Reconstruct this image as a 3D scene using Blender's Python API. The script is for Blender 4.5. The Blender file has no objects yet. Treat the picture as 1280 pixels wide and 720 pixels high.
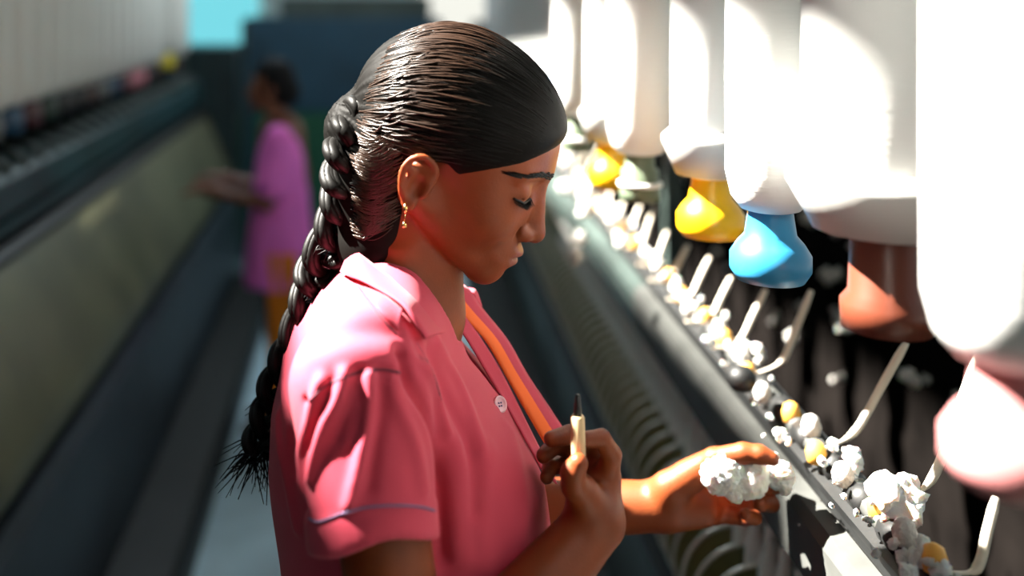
import bpy, bmesh, math, random
import numpy as np
from mathutils import Vector, Matrix
from mathutils.bvhtree import BVHTree

SC = bpy.context.scene
COL = SC.collection
random.seed(7)
R = math.radians

# ---------------------------------------------------------------- camera, light, exposure
F = 1300.0          # focal length in pixels of the 1280 px wide frame
HC = 1.60           # eye height of the camera
VPX = 450.0         # column of the aisle's vanishing point
def P(px, py, Y):   # where the sight line of a frame pixel is at distance Y
    return Vector(((px - VPX) * Y / F, Y, HC - py * Y / F))

cam_d = bpy.data.cameras.new('camera'); cam = bpy.data.objects.new('camera', cam_d); COL.objects.link(cam)
cam.location = (0, 0, HC); cam.rotation_euler = (math.pi / 2, 0, 0)
cam_d.sensor_width = 36; cam_d.lens = 36 * F / 1280
cam_d.shift_x = (640 - VPX) / 1280; cam_d.shift_y = -360 / 1280
cam_d.clip_start = 0.05; cam_d.clip_end = 200
cam_d.dof.use_dof = True; cam_d.dof.focus_distance = 0.94; cam_d.dof.aperture_fstop = 1.9
SC.camera = cam

SUN_FROM = Vector((-0.66, 0.22, 0.72)).normalized()
sun_d = bpy.data.lights.new('sun', 'SUN'); sun = bpy.data.objects.new('sun', sun_d); COL.objects.link(sun)
sun_d.energy = 62.0; sun_d.angle = R(0.9); sun_d.color = (1.0, 0.95, 0.86)
sun.rotation_euler = SUN_FROM.to_track_quat('Z', 'Y').to_euler(); sun.location = (-3, 1, 5)

world = bpy.data.worlds.new('world'); SC.world = world; world.use_nodes = True
wn = world.node_tree; bgn = wn.nodes['Background']
geo_n = wn.nodes.new('ShaderNodeTexCoord'); sep = wn.nodes.new('ShaderNodeSeparateXYZ'); ramp = wn.nodes.new('ShaderNodeValToRGB')
wn.links.new(geo_n.outputs['Generated'], sep.inputs[0]); wn.links.new(sep.outputs['Z'], ramp.inputs[0])
ramp.color_ramp.elements[0].position = 0.0; ramp.color_ramp.elements[0].color = (0.95, 0.93, 0.86, 1)
ramp.color_ramp.elements[1].position = 0.6; ramp.color_ramp.elements[1].color = (0.62, 0.86, 1.0, 1)
wn.links.new(ramp.outputs[0], bgn.inputs['Color']); bgn.inputs['Strength'].default_value = 1.15

SC.view_settings.view_transform = 'Standard'; SC.view_settings.look = 'None'
SC.view_settings.gamma = 1.0; SC.view_settings.use_curve_mapping = False
SC.view_settings.exposure = 0.0

# ---------------------------------------------------------------- helpers: objects and labels
def tag(o, label=None, cat=None, group=None, kind=None):
    if label: o['label'] = label
    if cat: o['category'] = cat
    if group: o['group'] = group
    if kind: o['kind'] = kind
    return o
def empty(name, loc=(0, 0, 0), rz=0.0):
    o = bpy.data.objects.new(name, None); COL.objects.link(o); o.location = loc; o.rotation_euler = (0, 0, rz)
    o.empty_display_size = 0.05
    return o
def link_mesh(name, me, mats, parent=None, smooth=True):
    if not isinstance(mats, (list, tuple)): mats = [mats]
    for m in mats: me.materials.append(m)
    if smooth:
        me.polygons.foreach_set('use_smooth', [True] * len(me.polygons)); me.update()
    o = bpy.data.objects.new(name, me); COL.objects.link(o)
    if parent is not None:
        o.parent = parent
    return o
def keep_world(o, parent):      # parent without moving
    o.parent = parent; o.matrix_parent_inverse = parent_matrix(parent).inverted(); return o
def parent_matrix(p):
    return Matrix.LocRotScale(p.location, p.rotation_euler, p.scale)
def copy_tree(o, parent=None):
    c = o.copy(); COL.objects.link(c)
    if parent is not None: c.parent = parent
    for ch in KIDS.get(o.name, []): copy_tree(ch, c)
    return c
KIDS = {}
def kids_of(root):
    for o in COL.objects:
        if o.parent is not None:
            l = KIDS.setdefault(o.parent.name, [])
            if o not in l: l.append(o)

# ---------------------------------------------------------------- helpers: mesh builder
class MB:
    def __init__(s): s.v = []; s.f = []; s.m = []
    def add(s, vs, fs, mi=0):
        b = len(s.v); s.v += [tuple(v) for v in vs]; s.f += [tuple(b + i for i in f) for f in fs]; s.m += [mi] * len(fs)
    def box(s, x0, x1, y0, y1, z0, z1, mi=0, bev=0.0):
        if bev <= 0:
            vs = [(x, y, z) for x in (x0, x1) for y in (y0, y1) for z in (z0, z1)]
            s.add(vs, [(0, 1, 3, 2), (4, 6, 7, 5), (0, 4, 5, 1), (2, 3, 7, 6), (0, 2, 6, 4), (1, 5, 7, 3)], mi); return
        pr = [(x0 + bev, z0), (x1 - bev, z0), (x1, z0 + bev), (x1, z1 - bev), (x1 - bev, z1), (x0 + bev, z1), (x0, z1 - bev), (x0, z0 + bev)]
        s.extrude_y(pr, y0, y1, mi)
    def extrude_y(s, prof, y0, y1, mi=0):     # prof: closed (x, z) outline
        n = len(prof); vs = [(x, y0, z) for x, z in prof] + [(x, y1, z) for x, z in prof]
        fs = [(i, (i + 1) % n, n + (i + 1) % n, n + i) for i in range(n)]
        fs.append(tuple(range(n))[::-1]); fs.append(tuple(range(n, 2 * n)))
        s.add(vs, fs, mi)
    def tube(s, pts, rad, seg=8, mi=0, caps=True, flat=1.0):
        pts = [Vector(p) for p in pts]; n = len(pts)
        rs = rad if isinstance(rad, (list, tuple)) else [rad] * n
        t0 = (pts[1] - pts[0]).normalized(); up = Vector((0, 0, 1)) if abs(t0.z) < .9 else Vector((1, 0, 0))
        u = t0.cross(up).normalized(); vs = []
        for i in range(n):
            t = (pts[min(i + 1, n - 1)] - pts[max(i - 1, 0)]).normalized()
            u = (u - t * u.dot(t)).normalized(); w = t.cross(u)
            for k in range(seg):
                a = 2 * math.pi * k / seg
                vs.append(pts[i] + (u * math.cos(a) + w * math.sin(a) * flat) * rs[i])
        fs = [(i * seg + k, i * seg + (k + 1) % seg, (i + 1) * seg + (k + 1) % seg, (i + 1) * seg + k) for i in range(n - 1) for k in range(seg)]
        if caps: fs.append(tuple(range(seg))[::-1]); fs.append(tuple(range((n - 1) * seg, n * seg)))
        s.add(vs, fs, mi)
    def lathe(s, prof, c=(0, 0, 0), seg=28, mi=0):   # prof: (r, z) from bottom to top
        c = Vector(c); n = len(prof); vs = []
        for r, z in prof:
            for k in range(seg):
                a = 2 * math.pi * k / seg; vs.append(c + Vector((r * math.cos(a), r * math.sin(a), z)))
        fs = [(i * seg + k, i * seg + (k + 1) % seg, (i + 1) * seg + (k + 1) % seg, (i + 1) * seg + k) for i in range(n - 1) for k in range(seg)]
        fs.append(tuple(range(seg))[::-1]); fs.append(tuple(range((n - 1) * seg, n * seg)))
        s.add(vs, fs, mi)
    def grid(s, rows, mi=0):      # rows of points -> surface
        n = len(rows[0]); vs = [p for r in rows for p in r]
        fs = [(i * n + k, i * n + k + 1, (i + 1) * n + k + 1, (i + 1) * n + k) for i in range(len(rows) - 1) for k in range(n - 1)]
        s.add(vs, fs, mi)
    def build(s, name, mats, parent=None, smooth=False):
        me = bpy.data.meshes.new(name); me.from_pydata(s.v, [], s.f)
        o = link_mesh(name, me, mats, parent, smooth)
        me.polygons.foreach_set('material_index', s.m); me.update()
        bm = bmesh.new(); bm.from_mesh(me); bmesh.ops.recalc_face_normals(bm, faces=bm.faces); bm.to_mesh(me); bm.free()
        return o
def smooth_path(pts, n=8):
    pts = [Vector(p) for p in pts]; out = []
    for i in range(len(pts) - 1):
        p0 = pts[max(i - 1, 0)]; p1 = pts[i]; p2 = pts[i + 1]; p3 = pts[min(i + 2, len(pts) - 1)]
        for k in range(n):
            t = k / n
            out.append(0.5 * ((2 * p1) + (p2 - p0) * t + (2 * p0 - 5 * p1 + 4 * p2 - p3) * t * t + (3 * p1 - p0 - 3 * p2 + p3) * t ** 3))
    out.append(pts[-1]); return out

# ---------------------------------------------------------------- helpers: distance fields -> one continuous skin
class Field:
    def __init__(s, xs, ys, zs):
        s.xs = np.asarray(xs, np.float32); s.ys = np.asarray(ys, np.float32); s.zs = np.asarray(zs, np.float32)
        s.D = np.full((len(xs), len(ys), len(zs)), 0.2, np.float32)
    def sl(s, lo, hi):
        r = []
        for a, l, h in ((s.xs, lo[0], hi[0]), (s.ys, lo[1], hi[1]), (s.zs, lo[2], hi[2])):
            i0 = int(np.searchsorted(a, l)); i1 = int(np.searchsorted(a, h)); r.append(slice(max(i0 - 1, 0), max(i1 + 1, 1)))
        return tuple(r)
    def pts(s, q):
        return s.xs[q[0]][:, None, None], s.ys[q[1]][None, :, None], s.zs[q[2]][None, None, :]
    def op(s, fn, lo, hi, k=0.01, mode='u'):
        pad = k + 0.006; q = s.sl([a - pad for a in lo], [a + pad for a in hi])
        d = fn(*s.pts(q)); A = s.D[q]
        s.D[q] = comb(A, d, k, mode)
    def cone(s, a, b, ra, rb, k=0.01, mode='u'):
        a = Vector(a); b = Vector(b); r = max(ra, rb)
        s.op(lambda X, Y, Z: d_cone(X, Y, Z, a, b, ra, rb), [min(a[i], b[i]) - r for i in range(3)], [max(a[i], b[i]) + r for i in range(3)], k, mode)
    def chain(s, pts, rs, k=0.004, kk=0.002):   # a finger or limb: own smooth chain, then joined
        lo = [min(p[i] for p in pts) - max(rs) for i in range(3)]; hi = [max(p[i] for p in pts) + max(rs) for i in range(3)]
        def fn(X, Y, Z):
            d = None
            for i in range(len(pts) - 1):
                e = d_cone(X, Y, Z, Vector(pts[i]), Vector(pts[i + 1]), rs[i], rs[i + 1])
                d = e if d is None else comb(d, e, kk, 'u')
            return d
        s.op(fn, lo, hi, k)
    def ell(s, c, r, k=0.01, mode='u'):
        s.op(lambda X, Y, Z: d_ell(X, Y, Z, c, r), [c[i] - r[i] for i in range(3)], [c[i] + r[i] for i in range(3)], k, mode)
    def mesh(s, name):
        D = s.D; S = D < 0; xs, ys, zs = s.xs, s.ys, s.zs
        nx, ny, nz = D.shape
        C = np.zeros((nx - 1, ny - 1, nz - 1), np.int8)
        for i in (0, 1):
            for j in (0, 1):
                for k in (0, 1): C += S[i:nx - 1 + i, j:ny - 1 + j, k:nz - 1 + k]
        act = np.argwhere((C > 0) & (C < 8)); del C
        idx = {}
        I, J, K = act.T; n = len(I)
        acc = np.zeros((n, 3)); cnt = np.zeros(n)
        co = [(i, j, k) for i in (0, 1) for j in (0, 1) for k in (0, 1)]
        for a in co:
            for b in co:
                if sum(abs(a[t] - b[t]) for t in range(3)) != 1 or a > b: continue
                da = D[I + a[0], J + a[1], K + a[2]].astype(float); db = D[I + b[0], J + b[1], K + b[2]].astype(float)
                m = (da < 0) != (db < 0); t = np.where(m, da / np.where(m, da - db, 1), 0)
                pa = np.stack([xs[I + a[0]], ys[J + a[1]], zs[K + a[2]]], 1); pb = np.stack([xs[I + b[0]], ys[J + b[1]], zs[K + b[2]]], 1)
                p = pa + (pb - pa) * t[:, None]; acc += p * m[:, None]; cnt += m
        V = acc / cnt[:, None]
        lin = (I.astype(np.int64) * (ny - 1) + J) * (nz - 1) + K     # sorted already
        def find(i, j, k):
            return np.searchsorted(lin, (i.astype(np.int64) * (ny - 1) + j) * (nz - 1) + k)
        F4 = []
        for ax in range(3):
            if ax == 0: m = S[:-1, 1:-1, 1:-1] != S[1:, 1:-1, 1:-1]
            elif ax == 1: m = S[1:-1, :-1, 1:-1] != S[1:-1, 1:, 1:-1]
            else: m = S[1:-1, 1:-1, :-1] != S[1:-1, 1:-1, 1:]
            e = np.argwhere(m)
            off = [1, 1, 1]; off[ax] = 0
            i, j, k = e[:, 0] + off[0], e[:, 1] + off[1], e[:, 2] + off[2]
            inside = S[i, j, k]
            if ax == 0: q = [find(i, j - 1, k - 1), find(i, j, k - 1), find(i, j, k), find(i, j - 1, k)]
            elif ax == 1: q = [find(i - 1, j, k - 1), find(i - 1, j, k), find(i, j, k), find(i, j, k - 1)]
            else: q = [find(i - 1, j - 1, k), find(i, j - 1, k), find(i, j, k), find(i - 1, j, k)]
            q = np.stack(q, 1); q[~inside] = q[~inside][:, ::-1]; F4.append(q)
        Fq = np.concatenate(F4)
        return V, Fq
def mesh_np(name, V, Fq):
    me = bpy.data.meshes.new(name)
    me.vertices.add(len(V)); me.vertices.foreach_set('co', np.asarray(V, np.float32).ravel())
    me.loops.add(Fq.size); me.loops.foreach_set('vertex_index', Fq.ravel().astype(np.int32))
    me.polygons.add(len(Fq)); me.polygons.foreach_set('loop_start', np.arange(0, Fq.size, Fq.shape[1], dtype=np.int32))
    me.update(calc_edges=True); me.validate(); return me
def relax(V, Fq, it=1, lam=0.5):
    for _ in range(it):
        acc = np.zeros_like(V); cnt = np.zeros(len(V))
        for k in range(4):
            a = Fq[:, k]; b = Fq[:, (k + 1) % 4]
            for d in range(3):
                acc[:, d] += np.bincount(a, V[b, d], len(V)) + np.bincount(b, V[a, d], len(V))
            cnt += np.bincount(a, minlength=len(V)) + np.bincount(b, minlength=len(V))
        V = V + lam * (acc / np.maximum(cnt, 1)[:, None] - V)
    return V
def vnormals(V, Fq):
    n = np.cross(V[Fq[:, 2]] - V[Fq[:, 0]], V[Fq[:, 3]] - V[Fq[:, 1]]); N = np.zeros_like(V)
    for k in range(4):
        for d in range(3): N[:, d] += np.bincount(Fq[:, k], n[:, d], len(V))
    return N / np.maximum(np.linalg.norm(N, axis=1), 1e-12)[:, None]
def comb(a, b, k, mode):
    if mode == 'u':
        h = np.maximum(k - np.abs(a - b), 0) / k; return np.minimum(a, b) - h * h * k * .25
    b = -b
    h = np.maximum(k - np.abs(a - b), 0) / k; return np.maximum(a, b) + h * h * k * .25
def d_cone(X, Y, Z, a, b, ra, rb):
    ab = b - a; L2 = max(ab.length_squared, 1e-9)
    t = ((X - a.x) * ab.x + (Y - a.y) * ab.y + (Z - a.z) * ab.z) / L2; t = np.clip(t, 0, 1)
    return np.sqrt((X - a.x - t * ab.x) ** 2 + (Y - a.y - t * ab.y) ** 2 + (Z - a.z - t * ab.z) ** 2) - (ra + (rb - ra) * t)
def d_ell(X, Y, Z, c, r):
    x, y, z = X - c[0], Y - c[1], Z - c[2]
    k0 = np.sqrt((x / r[0]) ** 2 + (y / r[1]) ** 2 + (z / r[2]) ** 2); k1 = np.sqrt((x / r[0] ** 2) ** 2 + (y / r[1] ** 2) ** 2 + (z / r[2] ** 2) ** 2)
    return k0 * (k0 - 1) / np.maximum(k1, 1e-6)
def d_loft(X, Y, Z, tab, cy):     # tab: rows (z, xback, xfront, ry) top to bottom
    t = sorted(tab); zz = [r[0] for r in t]
    xb = np.interp(Z, zz, [r[1] for r in t]); xf = np.interp(Z, zz, [r[2] for r in t]); ry = np.interp(Z, zz, [r[3] for r in t])
    cx = xb * .5 + xf * .5; rx = (xf - xb) * .5
    e = (np.abs((X - cx) / rx) ** 2.3 + np.abs((Y - cy) / ry) ** 2.3) ** (1 / 2.3)
    d = (e - 1) * np.minimum(rx, ry)
    return np.maximum(d, np.maximum(Z - zz[-1], zz[0] - Z))
def seg_dist(V, pts):
    best = np.full(len(V), 9.0)
    for i in range(len(pts) - 1):
        a = np.array(pts[i]); b = np.array(pts[i + 1]); ab = b - a
        t = np.clip(((V - a) @ ab) / max(ab @ ab, 1e-12), 0, 1)
        best = np.minimum(best, np.linalg.norm(V - a - t[:, None] * ab, axis=1))
    return best

# ---------------------------------------------------------------- helpers: materials
def mat(name, col, rough=0.6, metal=0.0, noise=0.0, nscale=20.0, bump=0.0, bscale=60.0, col2=None, sub=0.0, spec=0.5, sheen=0.0, trans=0.0, stretch=None, emis=None):
    m = bpy.data.materials.new(name); m.use_nodes = True; nt = m.node_tree; b = nt.nodes['Principled BSDF']
    b.inputs['Base Color'].default_value = (*col, 1); b.inputs['Roughness'].default_value = rough; b.inputs['Metallic'].default_value = metal
    b.inputs['Specular IOR Level'].default_value = spec
    if sub: b.inputs['Subsurface Weight'].default_value = sub; b.inputs['Subsurface Radius'].default_value = (.012, .004, .002); b.inputs['Subsurface Scale'].default_value = 1.0
    if sheen: b.inputs['Sheen Weight'].default_value = sheen
    if trans: b.inputs['Transmission Weight'].default_value = trans
    tc = nt.nodes.new('ShaderNodeTexCoord'); mp = nt.nodes.new('ShaderNodeMapping'); nt.links.new(tc.outputs['Object'], mp.inputs[0])
    if stretch: mp.inputs['Scale'].default_value = stretch
    if noise or col2:
        n = nt.nodes.new('ShaderNodeTexNoise'); n.inputs['Scale'].default_value = nscale; n.inputs['Detail'].default_value = 5
        nt.links.new(mp.outputs[0], n.inputs['Vector']); r = nt.nodes.new('ShaderNodeValToRGB')
        c2 = col2 or tuple(c * (1 - noise) for c in col); c1 = col if col2 else tuple(min(1, c * (1 + noise)) for c in col)
        r.color_ramp.elements[0].position = .35; r.color_ramp.elements[1].position = .68
        r.color_ramp.elements[0].color = (*c1, 1); r.color_ramp.elements[1].color = (*c2, 1)
        nt.links.new(n.outputs['Fac'], r.inputs[0]); nt.links.new(r.outputs[0], b.inputs['Base Color'])
    if bump:
        n2 = nt.nodes.new('ShaderNodeTexNoise'); n2.inputs['Scale'].default_value = bscale; n2.inputs['Detail'].default_value = 4
        nt.links.new(mp.outputs[0], n2.inputs['Vector']); bp = nt.nodes.new('ShaderNodeBump'); bp.inputs['Strength'].default_value = bump; bp.inputs['Distance'].default_value = .004
        nt.links.new(n2.outputs['Fac'], bp.inputs['Height']); nt.links.new(bp.outputs[0], b.inputs['Normal'])
    return m
# ================================================================ the hall
from mathutils import noise as mnoise
FLOOR_M = mat('painted_concrete', (.46, .62, .70), .33, noise=.25, nscale=2.5, bump=.06, bscale=12)
PLASTER = mat('pale_plaster', (.55, .56, .54), .8, noise=.06, nscale=3, bump=.1, bscale=30)
CEIL_M = mat('ceiling_sheet', (.40, .41, .40), .8, bump=.1, bscale=10)
FRAME_M = mat('window_frame_paint', (.60, .62, .62), .5)
def glass(name, col):
    m = bpy.data.materials.new(name); m.use_nodes = True; nt = m.node_tree; nt.nodes.remove(nt.nodes['Principled BSDF'])
    out = nt.nodes['Material Output']; t = nt.nodes.new('ShaderNodeBsdfTransparent'); g = nt.nodes.new('ShaderNodeBsdfGlossy'); mx = nt.nodes.new('ShaderNodeMixShader')
    t.inputs[0].default_value = (*col, 1); g.inputs['Roughness'].default_value = .05; mx.inputs[0].default_value = .05
    nt.links.new(t.outputs[0], mx.inputs[1]); nt.links.new(g.outputs[0], mx.inputs[2]); nt.links.new(mx.outputs[0], out.inputs[0]); return m
CLEAR = glass('clear_pane', (.97, .98, .97)); CYAN = glass('cyan_pane', (.45, .86, .95))
XL, XR, Y0, Y1, ZT = -3.2, 2.6, -3.0, 10.0, 4.2
def st(name, m, mats, **kw):
    o = m.build(name, mats); o['kind'] = 'structure'; return o
m = MB(); m.box(XL - .2, XR + .2, Y0 - .2, Y1 + .2, -.12, 0); st('floor', m, FLOOR_M)
m = MB()
m.box(-1.9, XR + .2, Y0 - .2, Y1 + .2, ZT, ZT + .1); m.box(XL - .2, -2.82, Y0 - .2, Y1 + .2, ZT, ZT + .1); m.box(-2.86, -2.46, 2.1, Y1 + .2, ZT, ZT + .1)
m.box(-2.86, -1.9, Y0 - .2, .2, ZT, ZT + .1); m.box(-2.46, -1.9, 5.2, Y1 + .2, ZT, ZT + .1); m.box(-2.07, -1.9, 1.5, 5.2, ZT, ZT + .1); st('ceiling', m, CEIL_M)  # unseen ceiling; opening notched with extra panels to limit the sun
m = MB(); m.box(XL - .2, XL, Y0 - .2, Y1 + .2, 0, ZT); st('wall_left', m, PLASTER)
m = MB(); m.box(XL - .2, XR + .2, Y0 - .2, Y0, 0, ZT); st('wall_front', m, PLASTER)
# right wall with a long run of windows
m = MB(); m.box(XR, XR + .2, Y0 - .2, Y1 + .2, 0, .28); m.box(XR, XR + .2, Y0 - .2, Y1 + .2, 3.7, ZT)
m.box(XR, XR + .2, Y0 - .2, Y0 + .6, .28, 3.7); st('wall_right', m, PLASTER)
wi = 1
y = Y0 + .6
while y < Y1 - .2:
    e = min(y + 3.1, Y1)
    root = empty('window_%d' % wi, (XR + .1, (y + e) / 2, .28)); root['kind'] = 'structure'; wi += 1
    fr = MB(); w = .035; hy = (e - y) / 2
    for k in range(2): fr.box(-w, w, (-hy, hy - .06)[k], (-hy + .06, hy)[k], 0, 3.42)
    fr.box(-w, w, -hy, hy, 0, .05); fr.box(-w, w, -hy, hy, 3.37, 3.42); fr.box(-w, w, -hy, hy, 2.2, 2.24)
    fr.build('window_frame', FRAME_M, root)
    g = MB(); g.box(-.004, .004, -hy + .05, hy - .05, .04, 3.38); g.build('pane', CLEAR, root)
    y = e
# end wall: openings right of and left of the tall cabinet
m = MB(); a0, a1, b0, b1 = -2.5, -.95, .55, 2.6
m.box(XL, XR, Y1, Y1 + .2, 0, .45); m.box(XL, XR, Y1, Y1 + .2, 3.4, ZT); m.box(XL, a0, Y1, Y1 + .2, .45, 3.4); m.box(a1, b0, Y1, Y1 + .2, .45, 3.4)
st('wall_back', m, PLASTER)
for (x0, x1, gm) in ((a0, a1, CYAN), (b0, b1, CLEAR)):
    root = empty('window_%d' % wi, ((x0 + x1) / 2, Y1 + .1, .45)); root['kind'] = 'structure'; wi += 1
    fr = MB(); hx = (x1 - x0) / 2
    fr.box(-hx, -hx + .06, -.03, .03, 0, 2.95); fr.box(hx - .06, hx, -.03, .03, 0, 2.95); fr.box(-hx, hx, -.03, .03, 0, .06); fr.box(-hx, hx, -.03, .03, 2.89, 2.95)
    fr.box(-.02, .02, -.03, .03, 0, 2.95)
    fr.build('window_frame', FRAME_M, root); g = MB(); g.box(-hx, hx, -.004, .004, .03, 2.92); g.build('pane', gm, root)

# added fluorescent battens, unseen above the frame, brightening the far worker and floor
LAMP_M = mat('added_lamp_housing', (.7, .7, .7), .5)
def lit(name, col, k):
    m = bpy.data.materials.new(name); m.use_nodes = True; b = m.node_tree.nodes['Principled BSDF']; b.inputs['Emission Color'].default_value = (*col, 1); b.inputs['Emission Strength'].default_value = k; return m
for i, y in enumerate((4.5, 5.7)):
    lamp = empty('added_tube_lamp', (-.25, y, 3.0)); tag(lamp, 'added fluorescent batten over the aisle for fill light', 'lamp', 'added battens over the aisle')
    m = MB(); m.box(-.05, .05, -.62, .62, 0, .05, bev=.008); m.tube([(0, -.4, .05), (0, -.4, 1.2)], .004, 6); m.tube([(0, .4, .05), (0, .4, 1.2)], .004, 6); m.build('housing', LAMP_M, lamp)
    m = MB(); m.tube([(0, -.6, -.02), (0, .6, -.02)], .014, 12); m.build('tube', lit('added_lit_tube', (.85, .95, 1.0), 6), lamp, True)
    ld = bpy.data.lights.new('added_tube_light', 'AREA'); lo = bpy.data.objects.new('added_tube_light', ld); COL.objects.link(lo); ld.shape = 'RECTANGLE'; ld.size = .06; ld.size_y = 1.2
    ld.energy = 17; ld.color = (.80, .93, 1.0); lo.location = (-.25, y, 2.96)
# ================================================================ the woman at the machine
HY = 0.95
SKIN = mat('skin', (.20, .043, .010), rough=.48, noise=.12, nscale=30, bump=.08, bscale=400, sub=.12, spec=.35)
LIPS = mat('lip_skin', (.20, .045, .028), rough=.4, spec=.4)
NAIL = mat('nail', (.50, .22, .15), rough=.3)
HAIR = mat('black_hair', (.004, .0035, .003), rough=.5, spec=.16, bump=.05, bscale=900)
PINK = mat('pink_cotton', (.52, .048, .085), rough=.75, sheen=.10, bump=.15, bscale=1400, spec=.25)
PINKT = mat('pink_stitching', (.62, .25, .30), rough=.7)
BLUET = mat('faded_blue_trim', (.16, .12, .24), rough=.7)
ORANGE = mat('orange_inner_band', (.95, .16, .02), rough=.7)
GOLD = mat('gold', (.9, .55, .2), rough=.2, metal=1.0)
DARKC = mat('dark_trousers', (.03, .025, .045), rough=.8)
SHOE = mat('brown_sandal', (.06, .035, .02), rough=.6)

HCEN = P(572, 174, HY)
cp, sp_ = math.cos(R(23)), math.sin(R(23)); cyw, syw = math.cos(R(12)), math.sin(R(12))
fw = Vector((cp * cyw, -cp * syw, -sp_)); lf = Vector((syw, cyw, 0)); upv = fw.cross(lf)
HM = Matrix((fw, lf, upv)).transposed()        # columns: forward, left, up
def HL(x, y, z): return HCEN + HM @ Vector((x, y, z))
def to_local(X, Y, Z):
    x, y, z = X - HCEN.x, Y - HCEN.y, Z - HCEN.z
    return (x * fw.x + y * fw.y + z * fw.z, x * lf.x + y * lf.y + z * lf.z, x * upv.x + y * upv.y + z * upv.z)

def head_field(fd):
    q = fd.sl((HCEN.x - .14, HCEN.y - .13, HCEN.z - .16), (HCEN.x + .15, HCEN.y + .13, HCEN.z + .13))
    x, y, z = to_local(*fd.pts(q)); ay = np.abs(y); V = Vector
    D = d_ell(x, y, z, (-.006, 0, .016), (.088, .071, .075))
    def u(d, k): nonlocal D; D = comb(D, d, k, 'u')
    def s(d, k): nonlocal D; D = comb(D, d, k, 's')
    u(d_ell(x, y, z, (.028, 0, .012), (.058, .060, .056)), .02)
    u(d_ell(x, y, z, (.032, 0, -.040), (.049, .053, .058)), .02)
    u(d_cone(x, ay, z, V((-.012, .050, -.050)), V((.062, .012, -.094)), .016, .013), .022)
    u(d_ell(x, y, z, (.069, 0, -.097), (.014, .017, .013)), .014)
    u(d_ell(x, ay, z, (.050, .034, -.040), (.024, .020, .024)), .018)
    u(d_cone(x, ay, z, V((.080, .006, .006)), V((.064, .044, .003)), .007, .007), .012)
    u(d_ell(x, y, z, (.072, 0, -.073), (.019, .027, .019)), .016)
    u(d_ell(x, ay, z, (.064, .012, -.036), (.018, .016, .026)), .014)
    s(d_ell(x, ay, z, (.090, .033, -.010), (.014, .018, .0105)), .010)
    u(d_ell(x, ay, z, (.0650, .032, -.013), (.0135, .0155, .0125)), .003)      # lowered lids over the eyeball
    s(d_cone(x, ay, z, V((.0820, .021, -.001)), V((.0725, .047, -.003)), .0012, .0012), .003)
    s(d_cone(x, ay, z, V((.0790, .020, -.018)), V((.0705, .046, -.018)), .0011, .0011), .0025)
    u(d_cone(x, y, z, V((.081, 0, -.004)), V((.0945, 0, -.046)), .0065, .0095), .008)
    u(d_ell(x, y, z, (.0945, 0, -.049), (.0100, .0095, .0085)), .006)
    u(d_ell(x, ay, z, (.0855, .0125, -.0515), (.0105, .0065, .0070)), .005)
    s(d_ell(x, ay, z, (.0905, .0065, -.0585), (.0055, .0030, .0035)), .003)
    s(d_cone(x, ay, z, V((.080, .0185, -.046)), V((.082, .020, -.056)), .0016, .0010), .004)
    u(d_ell(x, y, z, (.0830, 0, -.0700), (.0115, .020, .0048)), .005)
    u(d_ell(x, y, z, (.0810, 0, -.0800), (.0110, .017, .0055)), .005)
    s(d_ell(x, y, z, (.0960, 0, -.0750), (.0150, .024, .0012)), .0025)
    s(d_ell(x, y, z, (.0940, 0, -.0880), (.0080, .012, .0030)), .006)
    s(d_cone(x, y, z, V((.0985, 0, -.0600)), V((.0965, 0, -.0660)), .0014, .0014), .003)
    # ears
    e0 = V((-.013, .0705, -.036)); q2 = lambda a, b, c: V((e0.x + a, e0.y + b, e0.z + c))
    u(d_ell(x, ay, z, (e0.x + .001, e0.y + .001, e0.z + .004), (.013, .0045, .020)), .004)
    rim = [(.010, -.001, .002), (.013, .001, .014), (.007, .005, .023), (-.003, .008, .0255), (-.012, .0095, .020), (-.016, .010, .009), (-.014, .009, -.003), (-.009, .006, -.014), (-.002, .003, -.021)]
    d = None
    rim = smooth_path([V((a * .92, b, c * .92)) for a, b, c in rim], 3)
    for i in range(len(rim) - 1):
        e = d_cone(x, ay, z, q2(*rim[i]), q2(*rim[i + 1]), .0030, .0030); d = e if d is None else np.minimum(d, e)
    u(d, .003)
    u(d_ell(x, ay, z, (e0.x + .001, e0.y + .003, e0.z - .019), (.0065, .0038, .0075)), .004)
    u(d_cone(x, ay, z, q2(-.008, .007, .010), q2(-.005, .005, -.010), .0028, .0026), .004)
    u(d_cone(x, ay, z, q2(.010, .002, -.002), q2(.009, .002, -.008), .0035, .003), .004)
    s(d_ell(x, ay, z, (e0.x + .002, e0.y + .008, e0.z - .002), (.0065, .0065, .009)), .004)
    fd.D[q] = comb(fd.D[q], D, .004, 'u')

def frange(a, b, h): return list(np.arange(a, b, h))
TORSO = [(1.375, .012, .060, .050), (1.35, -.012, .062, .085), (1.325, -.038, .066, .120), (1.295, -.058, .078, .142), (1.26, -.074, .108, .150),
         (1.22, -.082, .140, .150), (1.17, -.083, .166, .147), (1.12, -.077, .176, .143), (1.05, -.070, .166, .138), (.95, -.055, .150, .136),
         (.85, -.075, .145, .152), (.70, -.085, .145, .172)]
SHO_R = Vector((.000, .832, 1.297)); SHO_L = Vector((.020, 1.108, 1.297))
ELB_R = Vector((.040, .770, 1.055)); WRI_R = P(744, 655, .875)
ELB_L = Vector((.075, 1.150, 1.035)); WRI_L = P(818, 633, 1.085)
NECK0 = P(500, 400, .97); NECK1 = HL(-.022, 0, -.055)

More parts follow.
